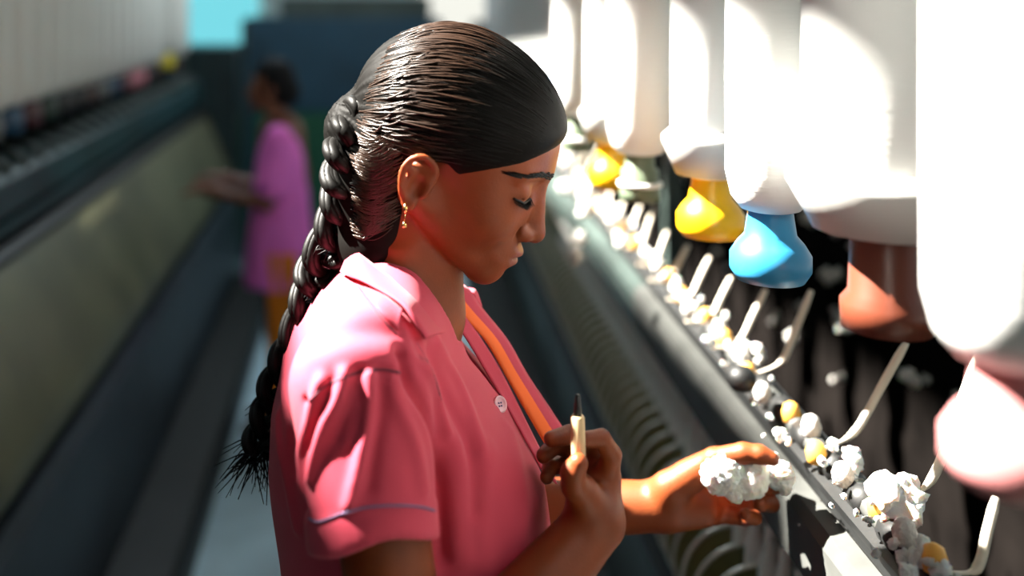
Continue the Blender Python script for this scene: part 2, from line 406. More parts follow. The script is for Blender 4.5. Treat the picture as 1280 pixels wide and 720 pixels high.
def woman_skin():
    fd = Field(frange(-.20, .46, .0021), frange(.69, 1.27, .0021), frange(0.0, .96, .012) + frange(.96, 1.60, .0021))
    inner = [(z, xb + .012, xf - .016, ry - .014) for z, xb, xf, ry in TORSO if z >= .85] + [(.84, -.06, .125, .135)]
    fd.op(lambda X, Y, Z: d_loft(X, Y, Z, inner, .97), (-.12, .78, .83), (.19, 1.16, 1.40), .01)
    fd.cone(NECK0, SHO_R + Vector((0, .02, -.015)), .045, .042, .03); fd.cone(NECK0, SHO_L + Vector((0, -.02, -.015)), .045, .042, .03)
    fd.cone(P(512, 385, .965), NECK1, .050, .046, .02)
    # legs and feet (below the frame of the photograph)
    for sy in (-1, 1):
        hip = Vector((.03, .97 + sy * .078, .84)); kn = Vector((.045, .97 + sy * .085, .46)); an = Vector((.02, .97 + sy * .085, .085))
        fd.cone(hip, kn, .078, .052, .03); fd.cone(kn, kn + (an - kn) * .3, .050, .054, .02); fd.cone(kn + (an - kn) * .3, an, .054, .034, .02)
        fd.cone(an + Vector((0, 0, -.035)), an + Vector((.13, sy * .015, -.058)), .034, .024, .03)
    # arms
    fd.chain([SHO_R, ELB_R], [.040, .032], .02); fd.chain([ELB_R, ELB_R.lerp(WRI_R, .3), WRI_R], [.032, .034, .023], .012, .01)
    fd.chain([SHO_L, ELB_L], [.040, .032], .02); fd.chain([ELB_L, ELB_L.lerp(WRI_L, .35), WRI_L], [.032, .034, .0245], .012, .01)
    # far (left) hand: palm towards the camera, fingers closing on the cotton
    W = WRI_L
    mcp = [P(900, 580, 1.108), P(904, 601, 1.113), P(900, 622, 1.108), P(890, 640, 1.098)]
    for m in mcp: fd.cone(W.lerp(m, .12), m, .0185, .0135, .012)
    fd.cone(P(842, 636, 1.080), P(880, 641, 1.080), .018, .013, .014)        # heel of the hand
    fd.cone(P(838, 610, 1.072), P(885, 583, 1.062), .018, .013, .014)        # base of the thumb
    fd.chain([P(862, 594, 1.066), P(893, 574, 1.052), P(930, 566, 1.040), P(950, 568, 1.034), P(965, 573, 1.030)], [.0135, .0112, .0098, .0092, .0070], .008, .003)
    fi = [[mcp[0], P(944, 578, 1.103), P(965, 583, 1.080), P(958, 590, 1.056)],
          [mcp[1], P(952, 604, 1.106), P(970, 606, 1.078), P(957, 609, 1.052)],
          [mcp[2], P(948, 628, 1.100), P(964, 630, 1.070), P(950, 629, 1.046)],
          [mcp[3], P(930, 647, 1.088), P(943, 647, 1.062), P(932, 643, 1.043)]]
    rr = [(.0115, .0094, .0084, .0070), (.0115, .0096, .0086, .0072), (.0112, .0092, .0082, .0070), (.0100, .0082, .0072, .0062)]
    for f, r in zip(fi, rr): fd.chain(f, r, .003, .002)
    # near (right) hand: holds the stick upright, fingertips at the shirt front
    W = WRI_R
    mr = [P(758, 597, .888), P(748, 588, .905), P(736, 588, .918), P(722, 596, .926)]
    for m in mr: fd.cone(W.lerp(m, .15), m, .0180, .0125, .012)
    fd.cone(P(738, 640, .865), P(728, 612, .862), .0165, .0125, .014)
    fd.chain([P(733, 628, .864), P(718, 607, .852), P(716, 592, .848), P(723, 578, .846)], [.0130, .0108, .0098, .0078], .008, .003)
    fr = [[mr[0], P(764, 568, .882), P(752, 548, .874), P(731, 549, .868)],
          [mr[1], P(738, 556, .905), P(712, 543, .893), P(689, 549, .882)],
          [mr[2], P(716, 562, .918), P(694, 556, .905), P(679, 570, .892)],
          [mr[3], P(702, 580, .922), P(688, 584, .905), P(683, 597, .892)]]
    for f, r in zip(fr, rr): fd.chain(f, [a * .93 for a in r], .003, .002)
    head_field(fd)
    V, Fq = fd.mesh('skin'); V = relax(V, Fq, 1, .5)
    return V, Fq
V, Fq = woman_skin()
me = mesh_np('person', V, Fq)
woman = link_mesh('person', me, [SKIN, LIPS])
cen = V[Fq].mean(1); lx, ly, lz = to_local(cen[:, 0], cen[:, 1], cen[:, 2])
lipm = (lx > .072) & (((lz + .0745) / .0115) ** 2 + (ly / .021) ** 2 < 1)
me.polygons.foreach_set('material_index', lipm.astype(np.int32)); me.update()
tag(woman, 'woman in a pink short-sleeved shirt with a long black braid, looking down and holding cotton', 'person')
BVH_SKIN = BVHTree.FromPolygons([tuple(v) for v in V], [tuple(f) for f in Fq])

# ---------------------------------------------------------------- shirt
SL_D = (ELB_R - SHO_R).normalized()
CUFF_R = P(468, 684, .792)
def shirt_build():
    fd = Field(frange(-.20, .26, .0024), frange(.70, 1.24, .0026), frange(.66, 1.42, .0024))
    fd.op(lambda X, Y, Z: d_loft(X, Y, Z, TORSO, .97), (-.13, .78, .69), (.21, 1.16, 1.40), .01)
    for sh in (SHO_R, SHO_L):
        fd.cone(NECK0 + Vector((-.004, 0, .004)), sh + Vector((0, 0, .004)), .050, .052, .035)
    for sh, cf in ((SHO_R, CUFF_R), (SHO_L, SHO_L.lerp(ELB_L, .46))):
        dv = (cf - sh).normalized(); end = cf + dv * .012
        def fn(X, Y, Z, sh=sh, cf=cf, dv=dv, end=end):
            d = d_cone(X, Y, Z, sh, end, .056, .050)
            pl = (X - cf.x) * dv.x + (Y - cf.y) * dv.y + (Z - cf.z) * dv.z
            L = (cf - sh).length
            t = np.clip((pl + .030) / .002, 0, 1)          # cuff band stands a little proud
            d = d - .0016 * t
            cut = pl + .013 * np.exp(-((X - cf.x - .008) / .032) ** 2) * (Y < cf.y)
            d = np.maximum(d, cut)
            bore = d_cone(X, Y, Z, cf - dv * .045, end + dv * .05, .0445, .0475)
            bore = np.maximum(bore, -(pl + .045))
            return np.maximum(d, -bore)
        lo = [min(sh[i], end[i]) - .07 for i in range(3)]; hi = [max(sh[i], end[i]) + .07 for i in range(3)]
        fd.op(fn, lo, hi, .007)
        # keep the bore open where torso cloth meets it only loosely
    # open neck: a V down the front
    def vee(X, Y, Z):
        w = np.interp(Z, [1.225, 1.30, 1.36, 1.40], [-.002, .018, .040, .050])
        return np.maximum(np.abs(Y - .975) - w, .030 - X)
    fd.op(vee, (.02, .90, 1.20), (.25, 1.05, 1.42), .004, 's')
    fd.cone(P(512, 385, .965), NECK1, .0525, .0525, .006, 's')
    # hollow below the hem
    fd.op(lambda X, Y, Z: d_loft(X, Y, Z, [(z, xb + .006, xf - .006, ry - .006) for z, xb, xf, ry in TORSO if z <= .86] + [(.66, -.08, .14, .168)], .97), (-.12, .78, .64), (.20, 1.16, .86), .004, 's')
    V, Fq = fd.mesh('shirt'); V = relax(V, Fq, 2, .5)
    return V, Fq
SV, SF = shirt_build()
bvh = BVHTree.FromPolygons([tuple(v) for v in SV], [tuple(f) for f in SF])
def hit(px, py, b=None, off=0.0):
    d = P(px, py, 1.0) - Vector((0, 0, HC)); d.normalize()
    loc, n, i, dist = (b or bvh).ray_cast(Vector((0, 0, HC)), d)
    if loc is None: return P(px, py, .86)
    return loc + n * off
def ridge(V, N, pts, amp, w, sharp=2.0):
    P3 = [hit(*p) for p in pts]; P3 = [tuple(p) for p in smooth_path(P3, 4)]
    d = seg_dist(V, P3); return V + N * (amp * np.exp(-(d / w) ** sharp))[:, None]
FOLDS = [  # sleeve gathers and drapes: polylines on the cloth, height, width
    ([(404, 478), (396, 500), (388, 530), (376, 570), (378, 610)], .0045, .0055),
    ([(432, 468), (424, 500), (408, 530), (394, 570), (388, 600)], .0050, .0050),
    ([(446, 470), (438, 500), (420, 550)], -.0015, .005),
    ([(462, 468), (462, 500), (457, 545), (446, 590), (436, 632)], .0050, .0045),
    ([(452, 560), (448, 600), (440, 630)], .0030, .004),
    ([(490, 480), (505, 520), (520, 560), (530, 610)], .0030, .007),
    ([(415, 470), (404, 510), (392, 560)], -.0010, .005),
    ([(480, 470), (478, 510), (468, 560), (460, 610)], -.0030, .006),
    ([(420, 414), (450, 412), (500, 416), (525, 440)], -.0040, .012),
    ([(395, 448), (430, 438), (470, 442), (505, 452)], .0012, .010),
    ([(510, 420), (528, 450), (546, 490), (558, 540)], .0045, .006),
    ([(505, 440), (516, 480), (538, 520), (550, 600), (553, 700)], -.0090, .006),
    ([(540, 440), (556, 480), (572, 520), (590, 570), (596, 640)], -.0040, .008),
    ([(548, 430), (570, 470), (588, 510), (600, 560)], .0030, .007),
    ([(610, 560), (600, 620), (604, 700)], .0025, .012),
    ([(570, 560), (574, 620), (580, 700)], .0035, .010),
    ([(640, 540), (648, 600), (650, 690)], .0025, .012),
    ([(350, 520), (352, 560), (362, 610), (372, 660)], .003, .006),
    ([(366, 540), (370, 590), (380, 640)], -.004, .006),
    ([(385, 500), (435, 468), (470, 462), (497, 467)], -.0035, .0028),
]
N = vnormals(SV, SF)
for pts, a, w in FOLDS: SV = ridge(SV, N, pts, a * 1.12, w)
rs = np.random.RandomState(3)
ph = rs.rand(6) * 6.28
wob = sum(np.sin(SV[:, 2] * f + SV[:, 0] * g + SV[:, 1] * h + p) for f, g, h, p in zip((22, 41, 13, 60, 35, 18), (30, -25, 44, 20, -50, 12), (28, 30, -20, 35, 22, -44), ph))
SV = SV + N * (wob * .0007)[:, None]
SV = relax(SV, SF, 1, .3)
sme = mesh_np('shirt', SV, SF)
shirt = link_mesh('shirt', sme, PINK, woman)
shirt['label'] = 'pink short-sleeved cotton shirt'
bvh = BVHTree.FromPolygons([tuple(v) for v in SV], [tuple(f) for f in SF])

def line_on(pts, r, off=.0006, b=None, n=5):
    return [hit(p.x, p.y, b, off) for p in smooth_path([Vector((a, c, 0)) for a, c in pts], n)]
# shoulder seam, cuff trim, placket stitch
mb = MB(); mb.tube(line_on([(386, 502), (405, 484), (430, 472), (455, 464), (480, 462), (500, 466)], .001, -.0003), .0011, 6)
mb.build('shoulder_seam', mat('dark_seam', (.10, .02, .04), .8), shirt, True)
mb = MB(); mb.tube(line_on([(387, 648), (400, 652), (430, 641), (460, 634), (490, 632), (520, 633), (542, 638)], .0018, .0002), .0016, 6, flat=.6)
mb.build('cuff_trim', BLUET, shirt, True)

# near collar leaf, lying over the shoulder
def ribbon(name, A, B, mats, parent, nseg=6, thick=.0016, mid=None, mi=None, bulge=0.0):
    A = smooth_path(A, nseg); B = smooth_path(B, nseg); rows = []
    m = 7
    for a, b in zip(A, B):
        rows.append([a.lerp(b, k / (m - 1)) + Vector((0, -bulge * math.sin(math.pi * k / (m - 1)), bulge * .6 * math.sin(math.pi * k / (m - 1)))) for k in range(m)])
    mb = MB(); mb.grid(rows)
    if mi: 
        c = 0
        for i in range(len(rows) - 1):
            for k in range(m - 1): mb.m[c] = mi[k]; c += 1
    o = mb.build(name, mats, parent, True)
    sm = o.modifiers.new('thickness', 'SOLIDIFY'); sm.thickness = thick; sm.offset = 0
    return o
cA = [P(441, 309, .950), P(452, 319, .915), P(482, 342, .893), P(511, 364, .886), P(534, 386, .890), P(559, 416, .905)]
cB = [hit(430, 345, None, .005), hit(440, 353, None, .006), hit(458, 362, None, .006), hit(494, 387, None, .007), hit(507, 404, None, .008), hit(522, 427, None, .008)]
ribbon('collar', cA, cB, PINK, shirt, bulge=.004)
# far collar and open far placket: pink outside, orange inside edge
fa = [P(549, 352, 1.005), P(556, 372, 1.003), P(580, 398, 1.0), P(606, 425, .998), P(628, 462, .995), P(652, 505, .99), P(684, 560, .985)]
fb = [P(556, 345, 1.020), P(583, 359, 1.020), P(602, 385, 1.020), P(634, 425, 1.018), P(660, 470, 1.015), P(690, 515, 1.01), P(726, 570, 1.0)]
ribbon('open_placket', fa, fb, [PINK, ORANGE], shirt, mi=[1, 1, 1, 0, 0, 0], bulge=.003)['label'] = 'far shirt edge turned open, orange inside'
f2a = [P(545, 372, .99), P(560, 392, .985), P(582, 422, .98), P(606, 462, .975), P(640, 520, .97), P(676, 585, .955)]
f2b = [P(556, 366, 1.0), P(578, 392, .998), P(602, 425, .996), P(628, 468, .99), P(664, 540, .985), P(696, 605, .965)]
ribbon('placket_facing', f2a, f2b, PINK, shirt)
# the far collar tab
ribbon('collar_tab', [P(583, 366, 1.022), P(592, 368, 1.022), P(596, 385, 1.02)], [P(586, 360, 1.035), P(595, 364, 1.035), P(602, 383, 1.03)], PINK, shirt)
# pleat of loose cloth below the collar
pa = [hit(447, 358, None, .002), hit(470, 389, None, .003), hit(495, 416, None, .003)]
pb = [hit(454, 362, None, .003), hit(478, 378, None, .006), hit(498, 396, None, .007)]
ribbon('pleat', pa, pb, PINK, shirt)
mb = MB(); mb.tube(line_on([(446, 357), (470, 391), (496, 418)], .001, .0002), .0008, 6); mb.tube(line_on([(521, 428), (540, 462), (552, 500)], .001, -.001), .0012, 6)
mb.build('collar_seam', mat('dark_seam_thread', (.16, .03, .05), .8), shirt, True)  # dark thread tubes along the seams
# button
def button(px, py, r):
    c = hit(px, py); d = P(px, py, 1.0) - Vector((0, 0, HC)); d.normalize(); n = bvh.ray_cast(Vector((0, 0, HC)), d)[1] or Vector((0, -1, 0))
    n = (n + Vector((0, -1, 0))).normalized(); c = c + n * .003; q = n.to_track_quat('Z', 'Y'); mb = MB()
    mb.lathe([(r * .2, .0004), (r * .62, .0005), (r * .70, .0012), (r * .85, .0020), (r, .0014), (r, -.0005)], seg=28)
    mb.v = [tuple(c + q @ Vector(v)) for v in mb.v]
    o = mb.build('button', mat('button_shell', (.85, .50, .55), .3), shirt, True)
    mh = MB()
    for a in (0, 1, 2, 3): mh.tube([(r * .25 * math.cos(a * 1.57 + .7), r * .25 * math.sin(a * 1.57 + .7), .0004), (r * .25 * math.cos(a * 1.57 + .7), r * .25 * math.sin(a * 1.57 + .7), .0010)], r * .11, 8)
    mh.v = [tuple(c + q @ Vector(v)) for v in mh.v]; h = mh.build('button_hole', BLUET, o, True)
    return o
button(622, 506, .0074)
# trousers and sandals, hidden below the photograph's edge
def legs(root, x, y, s, matc, mats, top=.86):
    fd = Field(frange(x - .16 * s, x + .22 * s, .008), frange(y - .22 * s, y + .22 * s, .008), frange(.03, top * s + .06, .010))
    for sy in (-1, 1):
        fd.cone((x + .03 * s, y + sy * .078 * s, .80 * s), (x + .045 * s, y + sy * .085 * s, .46 * s), .098 * s, .075 * s, .03)
        fd.cone((x + .045 * s, y + sy * .085 * s, .46 * s), (x + .02 * s, y + sy * .085 * s, .10 * s), .072 * s, .062 * s, .03)
    V, Fq = fd.mesh('t'); me = mesh_np('trousers', relax(V, Fq, 1), Fq)
    return link_mesh('trousers', me, matc, root)
legs(woman, 0, .97, 1.0, DARKC, None)
for sy in (-1, 1):
    mb = MB(); xs_ = [(-.05, .030), (-.02, .038), (.04, .036), (.10, .046), (.15, .044), (.178, .025)]
    rows = [[(x + .02, .97 + sy * .09 + w * t, z) for t in (-1, -.5, 0, .5, 1)] for z in (.0,) for x, w in xs_]
    top = [[(x, y, .018) for x, y, z in r] for r in rows]
    mb.grid(rows); mb.grid(top)
    n = len(rows)
    edge = [r[0] for r in rows] + [r[-1] for r in rows[::-1]]; 
    mb.grid([[Vector(p) for p in edge + edge[:1]], [Vector((p[0], p[1], .018)) for p in edge + edge[:1]]])
    mb.tube([(.09 + .03, .97 + sy * .09 - .046, .012), (.09 + .03, .97 + sy * .09 - .03, .050), (.09 + .03, .97 + sy * .09, .062), (.09 + .03, .97 + sy * .09 + .03, .050), (.09 + .03, .97 + sy * .09 + .046, .012)], .007, 8)
    mb.build('sandal', SHOE, woman)

# ---------------------------------------------------------------- hair: cap, strands, braid
KN = Vector((-.094, 0, -.018))       # where the hair is gathered, head space
def cap_d(x, y, z): 
    d = d_ell(x, y, z, (-.008, 0, .018), (.0975, .079, .0835))
    d = comb(d, d_ell(x, y, z, (.031, 0, .018), (.0590, .065, .0570)), .02, 'u')
    d = comb(d, d_ell(x, y, z, (-.056, 0, -.048), (.042, .050, .062)), .02, 'u')
    d = comb(d, d_ell(x, y, z, (-.098, 0, -.030), (.022, .028, .028)), .02, 'u')
    return d
def strand_h(x, y, z):
    a = np.arctan2(y, (z - KN.z) + .35 * (x - KN.x) * 0 + 1e-6)
    return (np.sin(a * 70 + np.sin(a * 23) * 2) * .5 + np.sin(a * 131 + 1) * .3 + np.sin(a * 31 + 2) * .7)
def hair_cap():
    c = HCEN
    fd = Field(frange(c.x - .17, c.x + .13, .0019), frange(c.y - .12, c.y + .12, .0019), frange(c.z - .19, c.z + .13, .0019))
    q = fd.sl((-9, -9, -9), (9, 9, 9)); x, y, z = to_local(*fd.pts(q)); ay = np.abs(y)
    d = cap_d(x, y, z)
    amp = np.interp(x, [-.10, -.03, .0, .08], [.0013, .0008, .0001, .00005])
    d = d - amp * strand_h(x, y, z) * .6
    zl = np.interp(x, [-.075, -.055, -.030, -.026, .004, .016, .061, .0855, .11], [-.130, -.118, -.080, -.020, -.012, -.018, .013, .036, .050])
    zl = zl + .006 * np.sin(x * 160) * 0
    d = d + .0065 * np.exp(-np.clip(z - zl, 0, 1) / .007) * np.clip((x + .03) / .03, 0, 1)      # the hair thins out into the skin
    d = np.maximum(d, (zl - z) * .9)
    fd.D = d.astype(np.float32)
    fd.cone(HL(-.040, 0, -.045), P(474, 302, .955), .050, .040, .02)
    V, Fq = fd.mesh('h'); return relax(V, Fq, 1, .4), Fq
HV, HF = hair_cap()
hair = link_mesh('hair', mesh_np('hair', HV, HF), mat('combed_black_hair', (.004, .0035, .003), rough=.6, spec=.07, bump=.05, bscale=900), woman)
HB = BVHTree.FromPolygons([tuple(v) for v in HV], [tuple(f) for f in HF])
mb = MB(); mbf = MB(); rnd = random.Random(11)
for i in range(760):
    a = rnd.uniform(-1.9, 1.9); pts = []
    x0 = rnd.uniform(-.01, .085) if rnd.random() < .5 else rnd.uniform(-.06, .01); x1 = rnd.uniform(-.088, -.06)
    n = 12; lift = rnd.uniform(.0002, .0016) * (1.4 if x0 < .02 else .25); wv = rnd.uniform(-.03, .03)
    for k in range(n + 1):
        t = k / n; x = x0 + (x1 - x0) * t; aa = a * (1 - .12 * t * t) + wv * math.sin(t * 3)
        dirv = HM @ Vector((0, math.sin(aa), math.cos(aa))); o = HL(x, 0, KN.z * t + .012 * (1 - t))
        loc, nn, _, dist = HB.ray_cast(o + dirv * .14, -dirv)
        if loc is None: continue
        L = Vector(to_local(loc.x, loc.y, loc.z)); 
        if L.z < np.interp(L.x, [-.075, -.055, -.030, -.026, .004, .016, .061, .0855], [-.130, -.118, -.080, -.020, -.012, -.018, .013, .036]) + .002: break
        pts.append(loc + nn * lift * math.sin(math.pi * min(t + .15, 1)) )
    if len(pts) > 4:
        rw = rnd.uniform(.0004, .0008); (mb if x0 < .025 else mbf).tube(pts, [rw * min(1, .15 + j * .3) for j in range(len(pts))], 4)
for i in range(260):        # hair drawn back over the nape into the braid
    y0 = rnd.uniform(165, 285); a = (rnd.uniform(476, 506) - max(0, y0 - 262) * .7, y0); b = (444 + rnd.uniform(-6, 8), 165 + (y0 - 165) * 1.05 + rnd.uniform(-8, 8)); pts = []
    for k in range(9):
        t = k / 8; p_ = P(a[0] + (b[0] - a[0]) * t, a[1] + (b[1] - a[1]) * t + 10 * math.sin(t * 3.1), 1.0) - Vector((0, 0, HC)); p_.normalize()
        loc, nn, _, _ = HB.ray_cast(Vector((0, 0, HC)), p_)
        if loc is None: break
        pts.append(loc + nn * .0009)
    if len(pts) > 4: mb.tube(pts, [rnd.uniform(.0004, .0009)] * len(pts), 4)
mbf.build('front_hair_layer', HAIR, hair, True)
mb.build('hair_strand_layer', mat('brown_black_hair', (.030, .015, .009), rough=.34, spec=.5), hair, True)  # brown base colour stands in for the highlight at the back
# braid: three plaited ropes down the back
bc = smooth_path([P(466, 148, .955), P(450, 172, .945), P(440, 205, .940), P(438, 245, .945), P(426, 290, .96), P(403, 335, .98), P(392, 375, .985), P(372, 430, 1.0), P(350, 478, 1.0), P(335, 525, .995), P(322, 565, .99)], 14)
mb = MB(); nb = len(bc)
for sidx in range(3):
    for sub_ in range(7):
        pts = []; rr_ = []
        for i, c in enumerate(bc):
            t = i / (nb - 1); th = t * 2 * math.pi * 4.6 + sidx * 2 * math.pi / 3
            W_ = .0155 * (1 - .55 * t) + .003; tv = (bc[min(i + 1, nb - 1)] - bc[max(i - 1, 0)]).normalized()
            lat = tv.cross(Vector((0, 1, 0))).normalized(); dep = lat.cross(tv)
            ang = sub_ * 2 * math.pi / 6 + th * .5; sr = (.0055 if sub_ else 0) * (1 - .35 * t)
            pts.append(c + lat * (W_ * 1.15 * math.sin(th) + sr * math.cos(ang)) + dep * (W_ * .75 * math.sin(2 * th) + sr * math.sin(ang)))
            rr_.append((.0062 if sub_ else .0085) * (1 - .35 * t))
        mb.tube(pts, rr_, 7)
braid = mb.build('braid', HAIR, hair, True)
mb = MB()
for i in range(150):         # loose hairs at the braid's end and along it
    j = rnd.choice([nb - 1] * 5 + [nb - 10, nb - 25, 60, 80, 95, 40, 30]) if i < 110 else rnd.randrange(20, nb - 1)
    c = bc[min(j, nb - 1)] + Vector((rnd.uniform(-.010, .010), rnd.uniform(-.01, .01), rnd.uniform(-.006, .006)))
    ln = rnd.uniform(.02, .045) if j > nb - 30 else rnd.uniform(.008, .022)
    d = Vector((rnd.uniform(-.9, .3), rnd.uniform(-.4, .2), rnd.uniform(-1, -.1))).normalized()
    mb.tube([c, c + d * ln * .5 + Vector((0, 0, .002)), c + d * ln + Vector((rnd.uniform(-.006, .006), 0, -.002))], [.0008, .0007, .0003], 4)
mb.build('loose_hair', HAIR, hair, True)
# brows and lashes
BS = BVH_SKIN
def on_face(x, y, z, off=.0004):
    o = HL(.16, y, z); loc, n, _, _ = BS.ray_cast(o, HM @ Vector((-1, 0, 0))); return loc + n * off if loc else HL(x, y, z)
for s_ in (-1, 1):
    mb = MB()
    for i in range(110):
        t = i / 109; y = s_ * (.009 + .046 * t); z = .0045 + .006 * math.sin(t * 2.4) - .007 * t * t + rnd.uniform(-.0036, .0036) * (1 - .6 * t)
        a = on_face(0, y, z); b = on_face(0, y + s_ * .006, z + .0015 - .0025 * t, .0010); mb.tube([a, a.lerp(b, .5) + (HM @ Vector((.0006, 0, 0))), b], [.0007, .0006, .0002], 4)
    mb.build('eyebrow', HAIR, woman, True)
    mb = MB(); lid = []
    for i in range(26):
        t = i / 25; y = s_ * (.019 + .029 * t); z = -.0185 - .0025 * math.sin(math.pi * t); a = on_face(0, y, z, .0002); lid.append(a)
        b = a + HM @ Vector((.0055, s_ * (.002 + .002 * t), -.004)); mb.tube([a, a.lerp(b, .5) + HM @ Vector((.0, 0, -.0008)), b], [.0005, .0004, .0001], 4)
    mb.tube(lid, .0011, 5); mb.build('eyelash', HAIR, woman, True)
# earring
ec = HL(-.013, -.0775, -.0595)
mb = MB(); mb.tube([ec + Vector((0, 0, .004)), ec + Vector((0, -.001, 0)), ec + Vector((0, -.001, -.004))], [.0014, .0019, .0012], 8)
mb.tube([ec + Vector((0, -.001, -.004)), ec + Vector((-.001, -.001, -.011))], .0003, 4)
mb.lathe([(.0005, -.016), (.0024, -.0155), (.0020, -.0125), (.0003, -.0105)], (ec.x - .001, ec.y - .001, ec.z), 10)
mb.build('earring', GOLD, woman, True)
# fingernails of the two hands
def nail(tip, prev, r):
    d = (Vector(tip) - Vector(prev)).normalized()
# the stick she holds
mb = MB(); s0, s1, s2 = P(724, 604, .858), P(722, 519, .858), P(722.5, 493, .858)
ax = (s1 - s0)
mb.tube([s0, s0.lerp(s1, .03), s0.lerp(s1, .97), s1], [.0035, .0058, .0058, .0046], 14)
stick = mb.build('wooden_picker', mat('pale_wood', (.62, .44, .24), .5, noise=.2, nscale=80, stretch=(4, 4, .4)), None, True)
mb = MB(); mb.tube([s1 - ax * .02, s1 + Vector((0, 0, .004)), s1 + Vector((0, 0, .005)), s2], [.0034, .0034, .0032, .0020], 10)
t_ = mb.build('tip', mat('black_metal', (.01, .01, .01), .4), stick, True); t_['label'] = 'black metal tip'
tag(stick, 'pale wooden picking stick with a black tip held upright in her near hand', 'tool')
# ================================================================ the ring spinning frame at her side
TEAL = mat('dark_teal_enamel', (.010, .022, .024), .42, noise=.35, nscale=6, bump=.1, bscale=20)
TEALG = mat('grey_green_enamel', (.035, .050, .045), .45, noise=.3, nscale=8, bump=.1, bscale=30)
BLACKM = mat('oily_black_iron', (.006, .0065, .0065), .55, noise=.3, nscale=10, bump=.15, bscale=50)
STEEL = mat('worn_aluminium', (.06, .062, .058), .6, .0, spec=.2, noise=.22, nscale=14, bump=.08, bscale=40)
BRIGHT = mat('pale_wire', (.72, .70, .62), .35, .25)
OLIVE = mat('olive_plastic', (.20, .19, .075), .45, noise=.15, nscale=20)
RODM = mat('cream_rod_enamel', (.70, .62, .50), .45)
BROWNB = mat('brown_board', (.0035, .0028, .0025), .95, spec=.02, noise=.5, nscale=7, bump=.3, bscale=30)
COTTON = mat('raw_cotton', (.86, .84, .80), .95, bump=.9, bscale=260, sub=.3, spec=.1)
LINT = mat('dusty_lint', (.62, .60, .56), .95, bump=.9, bscale=260, spec=.1)
YARN = mat('wound_yarn', (.80, .80, .76), .9, bump=.5, bscale=30, stretch=(1, 1, 12), spec=.2)
ROVE = mat('white_roving', (.84, .85, .83), .9, bump=.12, bscale=24, stretch=(1, 1, 9), spec=.15)
TH = math.atan(.0515)
def FR(x, y, z=0.0):   # a point given across / along / above the right-hand frame
    return Vector((x * math.cos(TH) + y * math.sin(TH), -x * math.sin(TH) + y * math.cos(TH), z))
frame_r = empty('ring_spinning_frame', (0, 0, 0), -TH)
tag(frame_r, 'long dark spinning frame on the right with curved cream rods and olive separators', 'spinning machine')
YA, YB = -.6, 7.2
def part(name, mats, fn, parent, smooth=False, label=None):
    m = MB(); fn(m); o = m.build(name, mats, parent, smooth)
    if label: o['label'] = label
    return o
def cover_fn(m):
    m.extrude_y([(.53, .0), (.53, .08), (.515, .10), (.505, .52), (.52, .56), (1.20, .56), (1.21, 0)], YA, YB)
    y = YA + .3
    while y < YB - .2:
        m.box(.5035, .5075, y, y + .012, .12, .50); y += 1.05
part('lower_cover', TEALG, cover_fn, frame_r, label='grey green lower cover')
part('base_shade_strip', BLACKM, lambda m: m.extrude_y([(.29, 0), (.295, .08), (.32, .105), (.51, .105), (.515, .0)], YA, YB), frame_r)  # black strip added along the base, standing in for shade on the floor
part('spindle_rail', BLACKM, lambda m: (m.box(.44, .62, YA, YB, .56, .645, bev=.012), m.box(.425, .445, YA, YB, .58, .60)), frame_r)
part('inner_board', TEAL, lambda m: m.extrude_y([(.60, .645), (.62, .645), (.535, .99), (.515, .985)], YA, YB), frame_r)
def slots(m):
    y = YA + .1
    while y < 3.2:
        for zc in (.86, .89): m.box(.535 + (.875 - zc) * .246, .548 + (.875 - zc) * .246, y, y + .035, zc, zc + .008)
        y += .07
part('slot_row', BLACKM, slots, frame_r)
part('front_rail', STEEL, lambda m: m.extrude_y([(.405, 1.005), (.398, 1.010), (.396, 1.068), (.402, 1.082), (.418, 1.086), (.425, 1.08), (.425, 1.005)], YA, 1.9), frame_r, label='worn silver grey rail')
part('front_rail', TEALG, lambda m: m.extrude_y([(.405, 1.005), (.398, 1.010), (.396, 1.068), (.402, 1.082), (.418, 1.086), (.425, 1.08), (.425, 1.005)], 1.9, YB), frame_r, label='far length of the rail, coloured darker as shade')  # same rail farther off, its shade put into a darker colour
part('roller_beam', BLACKM, lambda m: m.extrude_y([(.425, .99), (.425, 1.10), (.41, 1.105), (.405, 1.118), (.43, 1.128), (.45, 1.124), (.46, .99)], YA, YB), frame_r)
def roller(m):
    m.tube([(.425, YA, 1.128), (.425, YB, 1.128)], .011, 10)
    y = YA + .05
    while y < 5: m.tube([(.425, y, 1.128), (.425, y + .03, 1.128)], .0145, 10, 1); y += .07
part('drafting_roller', [STEEL, BLACKM], roller, frame_r, True)
def backb(m):
    m.extrude_y([(.86, .56), (.86, 1.15), (.87, 1.16), (1.00, 1.16), (1.01, 1.15), (1.01, .56)], YA, YB)
part('creel_board', BROWNB, backb, frame_r)
def plates(m):
    y = YA + .2
    while y < 6: m.box(.50, .515, y, y + .10, 1.17, 1.20, bev=.002); y += .33
# creel above the frame edge
for z in (1.86, 2.05):
    for x in (.33, .62): part('creel_rail', TEALG, lambda m: m.box(x, x + .04, YA, YB, z, z + .03), frame_r)
for y in [YA] + [2.4 + 1.5 * i for i in range(4)]:
    part('creel_post', TEALG, lambda m: m.box(.576, .612, y, y + .04, .56, 2.05), frame_r)
    part('creel_bracket', TEALG, lambda m: m.box(.37, .62, y, y + .04, 1.865, 1.885), frame_r)

